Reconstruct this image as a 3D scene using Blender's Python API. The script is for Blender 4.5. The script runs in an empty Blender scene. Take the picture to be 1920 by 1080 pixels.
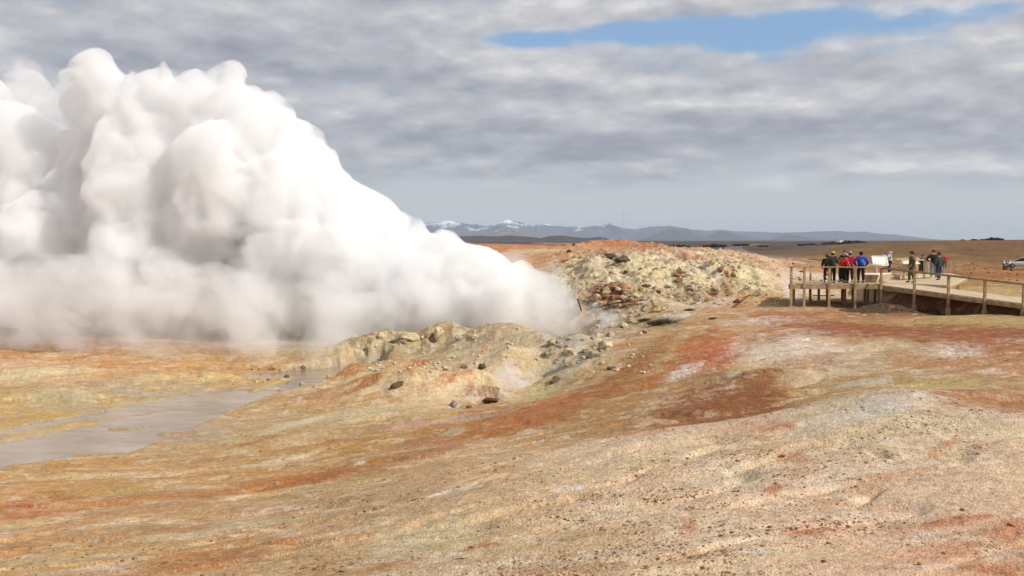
import bpy, bmesh, math, random
import numpy as np
from mathutils import Vector, Matrix, Euler

random.seed(7)
RNG = np.random.default_rng(11)
sc = bpy.context.scene
COL = sc.collection

# ------------------------------------------------------------------ camera model
F = 1867.0            # focal length in pixels of the 1920 px wide photograph
CAMZ = 4.0
PITCH = math.atan(90.0 / F)
CP, SP = math.cos(PITCH), math.sin(PITCH)

def ray(u, v):
    a = (u - 960.0) / F
    b = (540.0 - v) / F
    return np.array([a, CP + b * SP, -SP + b * CP])

def at(u, v, D):
    r = ray(u, v)
    t = D / r[1]
    return Vector((r[0] * t, D, CAMZ + r[2] * t))

def at_z(u, v, z):
    r = ray(u, v)
    t = (z - CAMZ) / r[2]
    return Vector((r[0] * t, r[1] * t, z))

# ------------------------------------------------------------------ numpy noise
def _hash2(ix, iy, seed):
    h = (ix.astype(np.uint32) * np.uint32(374761393)) ^ (iy.astype(np.uint32) * np.uint32(668265263)) ^ np.uint32((seed * 2246822519) & 0xffffffff)
    h = (h ^ (h >> np.uint32(13))) * np.uint32(1274126177)
    return h ^ (h >> np.uint32(16))

_ang = np.arange(256) * (2 * math.pi / 256)
_GX = np.cos(_ang).astype(np.float32) * 1.5; _GY = np.sin(_ang).astype(np.float32) * 1.5

def perlin(x, y, seed=0):
    x = np.asarray(x, np.float64); y = np.asarray(y, np.float64)
    x0 = np.floor(x); y0 = np.floor(y)
    fx = (x - x0).astype(np.float32); fy = (y - y0).astype(np.float32)
    ix = x0.astype(np.int32).view(np.uint32) * np.uint32(374761393); iy = y0.astype(np.int32).view(np.uint32) * np.uint32(668265263)
    ix1 = ix + np.uint32(374761393); iy1 = iy + np.uint32(668265263)
    sd = np.uint32((seed * 2246822519) & 0xffffffff)
    def g(a, b, px, py):
        h = (a ^ b) ^ sd
        h = (h ^ (h >> np.uint32(13))) * np.uint32(1274126177)
        h = h >> np.uint32(24)
        return _GX[h] * px + _GY[h] * py
    u = fx * fx * fx * (fx * (fx * 6 - 15) + 10)
    w = fy * fy * fy * (fy * (fy * 6 - 15) + 10)
    fx1 = fx - 1; fy1 = fy - 1
    a = g(ix, iy, fx, fy); b = g(ix1, iy, fx1, fy); c = g(ix, iy1, fx, fy1); d = g(ix1, iy1, fx1, fy1)
    a += u * (b - a); c += u * (d - c)
    return a + w * (c - a)

def fbm(x, y, oct=4, seed=0, gain=0.5, lac=2.03):
    s = 0; a = 1.0; n = 0
    for i in range(oct):
        s = s + a * perlin(x, y, seed + i * 17); n += a
        x = x * lac + 3.7; y = y * lac + 1.3; a *= gain
    return s / n

def ridged(x, y, oct=4, seed=0):
    s = 0; a = 1.0; n = 0
    for i in range(oct):
        s = s + a * (1 - 2 * np.abs(perlin(x, y, seed + i * 13))); n += a
        x = x * 2.07 + 5.1; y = y * 2.07 + 2.2; a *= 0.5
    return s / n

def _hash3(ix, iy, iz, seed):
    h = (ix.astype(np.uint32) * np.uint32(374761393)) ^ (iy.astype(np.uint32) * np.uint32(668265263)) ^ (iz.astype(np.uint32) * np.uint32(3266489917)) ^ np.uint32(seed * 40503 + 77)
    h = (h ^ (h >> np.uint32(13))) * np.uint32(1274126177)
    h = (h ^ (h >> np.uint32(15))) * np.uint32(2246822519)
    return (h >> np.uint32(8)).astype(np.float32) / np.float32(1 << 24) * 2 - 1

def vnoise3(p, seed=0):
    p0 = np.floor(p); f = (p - p0).astype(np.float32); i = p0.astype(np.int64)
    f = f * f * (3 - 2 * f)
    r = 0
    for dx in (0, 1):
        for dy in (0, 1):
            for dz in (0, 1):
                w = (f[:, 0] if dx else 1 - f[:, 0]) * (f[:, 1] if dy else 1 - f[:, 1]) * (f[:, 2] if dz else 1 - f[:, 2])
                r = r + w * _hash3(i[:, 0] + dx, i[:, 1] + dy, i[:, 2] + dz, seed)
    return r

def worley3(p, seed=0):
    """distance to the nearest feature point (billow shapes)"""
    p0 = np.floor(p); i = p0.astype(np.int64); f = p - p0
    best = np.full(len(p), 9.0)
    for dx in (-1, 0, 1):
        for dy in (-1, 0, 1):
            for dz in (-1, 0, 1):
                a = i[:, 0] + dx; b = i[:, 1] + dy; c = i[:, 2] + dz
                qx = dx + 0.5 + 0.45 * _hash3(a, b, c, seed) - f[:, 0]
                qy = dy + 0.5 + 0.45 * _hash3(a, b, c, seed + 5) - f[:, 1]
                qz = dz + 0.5 + 0.45 * _hash3(a, b, c, seed + 9) - f[:, 2]
                best = np.minimum(best, qx * qx + qy * qy + qz * qz)
    return np.sqrt(best)

def smooth(a, b, x):
    t = np.clip((x - a) / (b - a), 0, 1)
    return t * t * (3 - 2 * t)

# ------------------------------------------------------------------ terrain height
T_COLS = np.array([-400, 0, 240, 480, 720, 960, 1200, 1440, 1680, 1920, 2300], float)
T_ROWS = [
    (0.5,  [-.1, .0, .1, .2, .3, .4, .5, .6, .6, .6, .6]),
    (5,    [-.2, .0, .1, .1, .2, .3, .4, .4, .5, .5, .5]),
    (9,    [-.4, -.2, -.1, -.05, .0, .05, .1, .15, .2, .3, .4]),
    (12,   [-.6, -.35, -.3, -.25, -.15, -.05, .05, .1, .15, .2, .3]),
    (16,   [-1.2, -1.0, -.9, -.75, -.45, -.15, .1, .25, .4, .5, .5]),
    (20,   [-1.7, -1.6, -1.5, -1.35, -.95, -.4, .05, .4, .80, .75, .7]),
    (24,   [-2.1, -2.1, -2.05, -1.9, -1.5, -1.1, -.6, -.25, .2, .4, .5]),
    (28,   [-2.5, -2.5, -2.45, -2.3, -1.85, -1.4, -.9, -.45, .0, .25, .4]),
    (33,   [-2.6, -2.6, -2.6, -2.4, -2.0, -1.6, -.9, -.3, .0, .2, .4]),
    (40,   [-2.5, -2.5, -2.6, -2.6, -2.2, -2.2, -.85, -.2, .1, .3, .4]),
    (48,   [-2.4, -2.4, -2.4, -2.6, -2.2, -1.4, -.5, .0, .1, .3, .4]),
    (56,   [-2.1, -2.2, -2.2, -2.2, -2.0, -1.7, -.3, .1, .1, .0, .0]),
    (65,   [-1.8, -2.0, -2.0, -2.0, -1.7, -1.2, .3, .5, .3, .1, .1]),
    (75,   [-.8, -1.0, -.8, -.5, .0, .8, 1.9, 1.3, .7, .4, .4]),
    (90,   [1.0, 1.0, 1.0, 1.2, 1.5, 2.1, 2.6, 1.8, .8, .5, .5]),
    (110,  [2.0, 2.0, 2.1, 2.4, 2.6, 3.0, 3.0, 2.0, .9, .4, .4]),
    (150,  [2.6, 2.7, 2.8, 2.9, 3.0, 3.2, 2.6, 1.4, 1.1, .3, .3]),
    (220,  [2.8, 2.9, 2.9, 3.0, 3.1, 3.1, 1.6, .7, 2.5, 2.3, 2.6]),
    (320,  [2.5, 2.6, 2.6, 2.6, 2.5, 2.2, .5, .5, 3.4, 3.95, 4.0]),
    (500,  [1.5, 1.5, 1.5, 1.2, 1.0, .6, .0, .0, 1.6, 3.3, 3.8]),
    (900,  [.5, .5, .5, .4, .3, .0, .0, .0, .4, 1.2, 2.0]),
    (2000, [0] * 11), (6000, [0] * 11), (14000, [0] * 11), (40000, [-30] * 11)]
T_D = np.log(np.array([r[0] for r in T_ROWS], float))
T_Z = np.array([r[1] for r in T_ROWS], float)

def _cr(t):
    t2 = t * t; t3 = t2 * t
    return (-0.5 * t3 + t2 - 0.5 * t, 1.5 * t3 - 2.5 * t2 + 1, -1.5 * t3 + 2 * t2 + 0.5 * t, 0.5 * t3 - 0.5 * t2)

def table(u, D):
    ci = np.interp(u, T_COLS, np.arange(len(T_COLS)))
    ri = np.interp(np.log(np.maximum(D, 0.5)), T_D, np.arange(len(T_D)))
    c0 = np.clip(np.floor(ci).astype(int), 0, len(T_COLS) - 2); r0 = np.clip(np.floor(ri).astype(int), 0, len(T_D) - 2)
    wc = _cr(ci - c0); wr = _cr(ri - r0)
    z = 0
    for i in range(4):
        rr = np.clip(r0 + i - 1, 0, len(T_D) - 1)
        for j in range(4):
            cc = np.clip(c0 + j - 1, 0, len(T_COLS) - 1)
            z = z + wr[i] * wc[j] * T_Z[rr, cc]
    return z

def uD(x, y):
    th = np.arctan2(x, y)
    r = np.hypot(x, y)
    tc = np.clip(th, -math.radians(35), math.radians(35))
    return 960 + F * np.tan(tc), r * np.cos(tc)

def MX(u, D): return (u - 960.0) / F * D

# mounds: (u, D, sigma_x m, sigma_y m, height m)
MOUNDS = [
    (945, 50, 1.7, 1.6, 1.15), (958, 45.2, .95, .8, .75), (1075, 46.5, .9, 1.0, .55), (1085, 51, 1.5, 2.0, -.45), (1150, 55, 1.4, 2.0, -.35), (1000, 47.8, .7, .6, .35), (880, 51, 1.2, 1.0, .35),
    (800, 41, 1.3, 1.0, .75), (700, 41.5, .9, .8, .5), (893, 42.0, .7, .6, .5), (920, 39.6, .6, .4, .35), (850, 45, .8, .6, .3), (745, 47.5, 1.0, .8, .30), (640, 47.8, .8, .7, .32),
    (760, 55.5, 1.6, .8, .55), (690, 54.5, 1.0, .7, .45), (860, 56, .9, .6, .4),(820, 56, .9, .6, .5), (600, 53, 1.2, .8, .35),
    (1420, 31.5, 1.3, .9, .28), (1280, 27, 1.2, .8, .12), (1770, 19.2, .9, .7, .10), (1640, 20.3, 1.1, .6, .13),
    (560, 46, .7, .45, .2), (480, 43, .9, .35, .12), (130, 41, 1.6, 1.0, .28), (60, 47, 2.0, 1.2, .3), (330, 46, 1.3, .8, .22), (400, 46.5, .8, .6, .22),(250, 44, .8, .5, .2),
    (1158, 122, 3.0, 5.0, .62), (1110, 122, 2.6, 4.0, .30), (1222, 120, 3.0, 4.0, .34),
    (1290, 100, 4.0, 5.0, .35), (1350, 98, 3.0, 5.0, .12),
    (1150, 76, 2.6, 2.5, .6), (1240, 84, 3.0, 2.5, .4), (1380, 84, 2.4, 2.0, .35), (1330, 72, 1.6, 1.6, .5), (1400, 72, 1.8, 1.4, .55), (1230, 70, 1.5, 1.2, .4),
    (1200, 61, 1.2, 1.0, .35), (1150, 66, 1.5, 1.5, .5),
    (1230, 57, 1.0, .7, .2), (955, 41.4, .6, .6, -.5), (1010, 43, .8, 1.4, -.55), (1050, 40.5, 1.0, .6, .35), (1075, 55, 1.6, 2.5, -.7), (1050, 60, 2.0, 2.0, -.9),
    (1700, 56.2, 3.0, 1.6, -.22),
    (1668, 55.0, 1.3, .8, .62),
]
STREAM = [(-260, 905, 45), (0, 852, 36), (120, 828, 40), (250, 803, 42), (350, 790, 46), (420, 768, 36), (470, 745, 24), (530, 724, 15), (600, 707, 16), (655, 694, 14), (700, 687, 8)]
STREAM2 = [(-60, 822, 5), (60, 800, 7), (200, 775, 9), (330, 755, 14), (430, 742, 12)]
STREAM3 = [(470, 706, 5), (540, 702, 9), (620, 698, 10)]
WATER_Z = -2.57

def _stream_w():
    out = []
    for pl in (STREAM, STREAM2, STREAM3):
        w = []
        for (u, v, h) in pl:
            p = at_z(u, v, WATER_Z); q = at_z(u, v - h, WATER_Z); q2 = at_z(u, v + h, WATER_Z)
            w.append((p.x, p.y, 0.5 * (q.y - q2.y)))
        out.append(w)
    return out
SW = _stream_w()
ISLANDS = [(350, 815, 1.0, .55), (232, 804, .6, .4), (262, 801, .3, .25), (430, 790, .45, .8), (480, 728, 1.2, .5)]

def stream_mask(x, y):
    """1 inside the stream, falling to 0 outside"""
    wob = 1.0 * fbm(x * .42, y * .42, 6, 71, .6) + .35 * fbm(x * 1.5, y * 1.5, 4, 77, .6)
    m = np.zeros_like(x)
    for w in SW:
        xs = [a[0] for a in w]
        cy = np.interp(x, xs, [a[1] for a in w]); hw = np.interp(x, xs, [a[2] for a in w])
        inside = smooth(xs[0] - .8, xs[0], x) * (1 - smooth(xs[-1], xs[-1] + 1.0, x))
        d = 1 - np.abs(y - cy + wob) / np.maximum(hw, .2)
        m = np.maximum(m, smooth(-.22, .22, d) * inside)
    for (u, v, a, b) in ISLANDS:
        p = at_z(u, v, WATER_Z)
        d = np.sqrt(((x - p.x) / a) ** 2 + ((y - p.y) / b) ** 2) + .25 * perlin(x * 2.2, y * 2.2, 5)
        m = m * smooth(.75, 1.15, d)
    return m

def rough_zone(u, D):
    """how rubbly the ground is"""
    r = smooth(58, 64, D) * (1 - smooth(92, 112, D)) * smooth(985, 1090, u) * (1 - smooth(1400, 1500, u))
    r2 = smooth(50, 53, D) * (1 - smooth(58, 62, D)) * smooth(600, 680, u) * (1 - smooth(900, 960, u)) * .75
    r3 = np.exp(-((u - 1120) / 70) ** 2 - ((D - 55) / 6) ** 2) * .6
    return np.maximum(np.maximum(r, r2), r3)

def height(x, y, fine=True):
    x = np.asarray(x, float); y = np.asarray(y, float)
    u, D = uD(x, y)
    z = table(u, D)
    for (mu, mD, sx, sy, h) in MOUNDS:
        mx = MX(mu, mD)
        q = ((x - mx) / sx) ** 2 + ((y - mD) / sy) ** 2
        z = z + h * np.exp(-0.5 * q)
    near = 1 - smooth(120, 260, D)
    rm = smooth(106, 112, D) * (1 - smooth(130, 136, D)) * smooth(1020, 1090, u) * (1 - smooth(1230, 1290, u))
    z = z + rm * (.55 * ridged(x * .30, y * .30, 6, 23) - .16)
    # streaked relief running down to the stream, in metres
    ca, sa = math.cos(math.radians(15)), math.sin(math.radians(15))
    p = x * ca + y * sa; q = -x * sa + y * ca
    z = z + near * smooth(7, 14, D) * (.17 * fbm(p * .10, q * .26, 4, 3) + .10 * fbm(p * .30, q * .7, 4, 9))
    rz = rough_zone(u, D)
    mid = smooth(32, 42, D) * (1 - smooth(66, 74, D)) * (1 - smooth(1080, 1200, u)) * smooth(420, 600, u)
    lump = ridged(x * .33, y * .33, 5, 21)
    z = z + rz * (.62 * lump - .14 + .16 * ridged(x * .95, y * .95, 4, 33) * smooth(-.2, .3, lump)) + mid * (.13 * lump + .05 * ridged(x * 1.3, y * 1.3, 3, 37))
    banks = smooth(36, 42, D) * (1 - smooth(58, 66, D)) * (1 - smooth(420, 560, u))
    z = z + banks * (.10 * ridged(x * .45, y * .6, 4, 45) + .05 * ridged(x * 1.6, y * 2.0, 3, 46))
    # small cut-bank rills
    z = z - near * smooth(9, 15, D) * (1 - rz) * .10 * smooth(.82, 1.0, 1 - np.abs(fbm(p * .13 + 4, q * .42, 3, 81)) * 2.2)
    # lava field far off
    lava = smooth(230, 420, D) * (1 - smooth(1500, 1750, u) * (1 - smooth(420, 520, D)))
    z = z + lava * (1.1 * ridged(x * .035, y * .035, 5, 55) + .2) * (1 - smooth(3000, 9000, D))
    hill = smooth(75, 130, D) * (1 - smooth(420, 600, D)) * smooth(1250, 1500, u)
    z = z + hill * (.22 * fbm(x * .09, y * .09, 5, 61))
    # ground under the boardwalk stays low
    Dr = 57 - (u - 1655) * .0258
    su = smooth(1655, 1700, u)
    z = z - su * .18 * np.exp(-((D - Dr + .2) / 1.3) ** 2)
    zt = 1.42 - .155 * (57 - Dr) / 1.7 - .34
    bank = su * smooth(Dr + .3, Dr + 2.0, D) * (1 - smooth(Dr + 3.5, Dr + 12, D))
    z = z + bank * np.maximum(zt - z, 0)
    # stream bed
    lowzone = smooth(22, 26, D) * (1 - smooth(52, 56, D)) * (1 - smooth(640, 760, u))
    sm = stream_mask(x, y) * (1 - smooth(54, 58, D)) * smooth(20, 24, D)
    zb = np.maximum(z, WATER_Z + .035 + .035 * fbm(x * 1.1, y * 1.6, 3, 91))
    z = z + lowzone * (zb - z)
    z = z * (1 - sm) + sm * (WATER_Z - .05)
    if fine:
        fr = near * smooth(5, 9, D) * (1 - sm)
        z = z + fr * (.016 * fbm(x * 2.6, y * 2.6, 3, 101) + .010 * fbm(x * 9, y * 9, 3, 111))
        z = z + fr * rz * .09 * ridged(x * 2.7, y * 2.7, 3, 121)
        cl = smooth(-.1, .5, fbm(p * .16, q * .3, 3, 141)) * (1 - smooth(26, 40, D))
        z = z + fr * cl * .032 * np.abs(fbm(x * 15, y * 13, 2, 131))
    return z

def gz(x, y): return float(height(np.array([x]), np.array([y]))[0])

_DS = np.concatenate([np.arange(6, 60, .5), np.arange(60, 140, 1.0), np.geomspace(140, 3000, 160)])
_cache = {}
def hit(u, v):
    """ground point seen at a pixel"""
    k = (round(u, 1), round(v, 1))
    if k in _cache: return _cache[k]
    r = ray(u, v)
    ds = _DS; D = 3000.0
    for it in range(2):
        t = ds / r[1]
        w = np.nonzero(CAMZ + r[2] * t <= height(r[0] * t, ds, False))[0]
        if not len(w): break
        D = ds[w[0]]
        ds = np.linspace(ds[max(w[0] - 1, 0)], D, 14)
    _cache[k] = (r[0] * D / r[1], D)
    return _cache[k]

# ------------------------------------------------------------------ helpers for objects
def tag(o, label=None, cat=None, group=None, kind=None):
    if label: o['label'] = label
    if cat: o['category'] = cat
    if group: o['group'] = group
    if kind: o['kind'] = kind
    return o

def empty(name, loc=(0, 0, 0), rz=0.0):
    o = bpy.data.objects.new(name, None); COL.objects.link(o)
    o.location = loc; o.rotation_euler = (0, 0, rz); o.empty_display_size = .2
    return o

def link(name, me, mat=None, parent=None, smooth_=False):
    o = bpy.data.objects.new(name, me); COL.objects.link(o)
    if mat is not None and len(me.materials) == 0: me.materials.append(mat)
    if parent is not None: o.parent = parent
    if smooth_:
        me.polygons.foreach_set('use_smooth', [True] * len(me.polygons))
    return o

def np_mesh(name, V, Fq):
    me = bpy.data.meshes.new(name)
    V = np.asarray(V, np.float32); Fq = np.asarray(Fq, np.int32)
    me.vertices.add(len(V)); me.vertices.foreach_set('co', V.ravel())
    n = Fq.shape[1]
    me.loops.add(Fq.size); me.loops.foreach_set('vertex_index', Fq.ravel())
    me.polygons.add(len(Fq))
    me.polygons.foreach_set('loop_start', np.arange(0, Fq.size, n, dtype=np.int32))
    me.polygons.foreach_set('use_smooth', np.ones(len(Fq), bool))
    me.update(calc_edges=True)
    return me

def srgb(r, g, b, k=1.0):
    def f(c):
        c /= 255.0
        return (c / 12.92 if c <= .04045 else ((c + .055) / 1.055) ** 2.4) * k
    return (f(r), f(g), f(b))

class NT:
    def __init__(self, nt): self.nt = nt
    def n(self, t, **kw):
        nd = self.nt.nodes.new(t)
        for k, v in kw.items():
            if k.startswith('i_'):
                nd.inputs[int(k[2:]) if k[2:].isdigit() else k[2:].replace('_', ' ')].default_value = v
            else: setattr(nd, k, v)
        return nd
    def l(self, a, b): self.nt.links.new(a, b)
    def math(self, op, a, b=None, c=None, clamp=False):
        m = self.nt.nodes.new('ShaderNodeMath'); m.operation = op; m.use_clamp = clamp
        for i, s in enumerate((a, b, c)):
            if s is None: continue
            if isinstance(s, (int, float)): m.inputs[i].default_value = s
            else: self.nt.links.new(s, m.inputs[i])
        return m.outputs[0]
    def mix(self, fac, a, b, bt='MIX'):
        m = self.nt.nodes.new('ShaderNodeMix'); m.data_type = 'RGBA'; m.blend_type = bt
        for i, s in ((0, fac), (6, a), (7, b)):
            if isinstance(s, (int, float)): m.inputs[i].default_value = s
            elif isinstance(s, tuple): m.inputs[i].default_value = (*s[:3], 1)
            else: self.nt.links.new(s, m.inputs[i])
        return m.outputs[2]
    def noise(self, vec, scale, detail=4, rough=.5, dim='3D', dist=0.0):
        m = self.nt.nodes.new('ShaderNodeTexNoise'); m.noise_dimensions = dim
        m.inputs['Scale'].default_value = scale; m.inputs['Detail'].default_value = detail
        m.inputs['Roughness'].default_value = rough; m.inputs['Distortion'].default_value = dist
        if vec is not None: self.nt.links.new(vec, m.inputs['Vector'])
        return m.outputs['Fac']
    def sstep(self, x, a, b):
        m = self.nt.nodes.new('ShaderNodeMapRange'); m.interpolation_type = 'SMOOTHSTEP'
        m.inputs['From Min'].default_value = a; m.inputs['From Max'].default_value = b
        self.nt.links.new(x, m.inputs['Value'])
        return m.outputs[0]

def new_mat(name):
    m = bpy.data.materials.new(name); m.use_nodes = True
    nt = m.node_tree; nt.nodes.clear()
    t = NT(nt)
    out = t.n('ShaderNodeOutputMaterial')
    return m, t, out

def simple_mat(name, col, rough=.7, var=.25, scale=12, bump=.1, bscale=None, col2=None, metallic=0.0, coat=0.0, spec=.35):
    """principled material broken up by noise"""
    m, t, out = new_mat(name)
    p = t.n('ShaderNodeBsdfPrincipled'); p.inputs['Roughness'].default_value = rough; p.inputs['Metallic'].default_value = metallic
    p.inputs['Specular IOR Level'].default_value = spec; p.inputs['Coat Weight'].default_value = coat
    tc = t.n('ShaderNodeTexCoord')
    n1 = t.noise(tc.outputs['Object'], scale, 5, .6)
    c2 = col2 or tuple(c * (1 - var * 1.4) for c in col)
    c1 = tuple(min(1, c * (1 + var * .5)) for c in col)
    t.l(t.mix(t.sstep(n1, .3, .7), c2, c1), p.inputs['Base Color'])
    b = t.n('ShaderNodeBump'); b.inputs['Strength'].default_value = min(1, bump * 3); b.inputs['Distance'].default_value = bump * .1
    t.l(t.noise(tc.outputs['Object'], bscale or scale * 3, 4, .6), b.inputs['Height']); t.l(b.outputs[0], p.inputs['Normal'])
    t.l(p.outputs[0], out.inputs[0])
    return m

# ------------------------------------------------------------------ ground mesh
def build_ground():
    lim = math.radians(33)
    th = np.concatenate([np.linspace(-math.pi, -lim, 90, endpoint=False)[:-1], np.linspace(-lim, lim, 1180), np.linspace(lim, math.pi, 90)[1:-1]])
    Dg = np.geomspace(.6, 40000, 6000)
    dens = 4 / Dg + (2.2 * 470 * 10 / Dg ** 2) * (Dg > 9) * (Dg < 300) / 2.2 + 60 / Dg * ((Dg > 150)) + (5.0) * ((Dg > 40) & (Dg < 92)) + 70 / Dg * (Dg > 9) * (Dg < 150)
    cum = np.concatenate([[0], np.cumsum(.5 * (dens[1:] + dens[:-1]) * np.diff(Dg))])
    n = int(cum[-1])
    r = np.interp(np.linspace(0, cum[-1], n), cum, Dg)
    R, TH = np.meshgrid(r, th, indexing='ij')
    # inside the view the rows follow forward distance
    x = R * np.sin(TH); y = R * np.cos(TH)
    nr, nc = R.shape
    X = x.ravel(); Y = y.ravel()
    Z = np.empty_like(X)
    for s in range(0, len(X), 200000): Z[s:s + 200000] = height(X[s:s + 200000], Y[s:s + 200000])
    V = np.stack([X, Y, Z], 1)
    i = np.arange(nr - 1)[:, None] * nc; j = np.arange(nc)[None, :]; j2 = (j + 1) % nc
    Q = np.stack([i + j, i + j2, i + nc + j2, i + nc + j], -1).reshape(-1, 4)
    me = np_mesh('ground', V, Q[:, ::-1])
    # centre cap
    print('ground verts', len(V), 'rows', nr)
    return me, V

def C(r, g, b):
    c = np.array(srgb(r, g, b, .80), np.float32)
    k = min(max((r - b - 25) / 60.0, 0), 1)
    return c * np.array([1 - .01 * k, 1 - .03 * k, 1 - .13 * k], np.float32)

ANCH = [  # u, v, colour   (v > 1080 are points nearer than the frame)
    (-100, 1060, (203, 160, 112)), (60, 1040, (205, 160, 110)), (300, 1050, (198, 155, 108)), (560, 1050, (200, 162, 118)), (800, 1050, (205, 172, 132)), (1000, 1060, (208, 175, 138)), (1300, 1060, (228, 196, 162)), (1600, 1060, (226, 188, 158)), (1900, 1060, (216, 172, 138)),
    (60, 960, (208, 158, 112)), (300, 940, (200, 155, 108)), (500, 960, (198, 160, 118)), (700, 950, (202, 165, 125)), (900, 930, (214, 180, 142)), (1200, 930, (226, 194, 160)), (1500, 920, (226, 194, 164)), (1800, 920, (224, 190, 160)),
    (120, 900, (205, 158, 100)), (400, 880, (202, 156, 100)), (640, 870, (190, 138, 85)), (900, 850, (210, 172, 132)), (1150, 850, (228, 198, 164)), (1400, 840, (230, 200, 170)), (1700, 840, (224, 196, 164)), (1900, 850, (226, 194, 162)),
    (520, 820, (200, 158, 100)), (700, 820, (190, 145, 85)), (900, 810, (182, 130, 75)), (1100, 780, (178, 135, 80)), (1350, 770, (160, 105, 60)), (1600, 770, (212, 188, 160)), (1850, 790, (205, 180, 150)),
    (550, 770, (200, 160, 105)), (750, 775, (202, 165, 115)), (950, 770, (185, 130, 80)), (1150, 740, (185, 140, 85)), (1350, 720, (176, 136, 88)), (1600, 730, (186, 154, 106)), (1850, 745, (180, 134, 90)),
    (100, 740, (205, 165, 95)), (300, 740, (198, 165, 115)), (430, 700, (202, 155, 100)), (200, 690, (208, 160, 112)), (60, 690, (208, 165, 120)),
    (600, 740, (198, 150, 100)), (700, 700, (205, 165, 118)), (850, 700, (214, 178, 136)), (960, 670, (214, 184, 144)), (1080, 690, (195, 165, 125)), (650, 670, (200, 175, 130)),
    (1200, 680, (188, 145, 90)), (1400, 680, (206, 176, 136)), (1600, 670, (202, 176, 140)), (1850, 670, (190, 142, 98)),
    (1250, 630, (190, 155, 105)), (1450, 620, (194, 152, 108)), (1650, 615, (172, 116, 70)), (1850, 615, (176, 142, 92)), (1500, 590, (172, 102, 58)), (1700, 592, (150, 92, 55)), (1900, 597, (172, 135, 85)),
    (1110, 620, (190, 175, 150)), (1060, 650, (185, 170, 148)), (950, 640, (195, 175, 140)), (800, 640, (175, 155, 118)), (720, 640, (180, 160, 120)),
    (1150, 560, (165, 120, 80)), (1200, 590, (170, 130, 88)), (1250, 560, (216, 200, 164)), (1350, 560, (218, 198, 160)), (1430, 560, (190, 145, 95)),
    (1100, 500, (202, 184, 148)), (1200, 510, (220, 204, 164)), (1300, 510, (228, 212, 170)), (1400, 510, (230, 212, 176)), (1460, 520, (205, 170, 130)), (1300, 475, (222, 190, 160)), (1400, 480, (218, 175, 140)),
    (1050, 480, (205, 145, 95)), (950, 462, (200, 130, 75)), (870, 470, (198, 125, 70)), (1160, 455, (200, 124, 86)), (1080, 462, (205, 150, 105)), (1200, 470, (200, 135, 95)),
    (1560, 560, (195, 155, 110)), (1560, 540, (200, 170, 130)), (1560, 505, (185, 125, 75)), (1700, 505, (160, 108, 66)), (1880, 515, (160, 98, 56)), (1850, 545, (178, 148, 95)), (1820, 530, (168, 125, 80)),
    (1550, 485, (142, 108, 64)), (1650, 470, (122, 92, 52)), (1800, 470, (120, 86, 48)), (1900, 460, (118, 82, 46)), (1750, 455, (120, 86, 48)),
    (1350, 464, (92, 78, 66)), (1500, 460, (95, 80, 66)), (1250, 462, (85, 72, 64)), (1000, 455.2, (85, 75, 68)), (850, 453.5, (80, 72, 68)), (1500, 452, (80, 74, 70)), (1450, 472, (120, 98, 72)),
]
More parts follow.
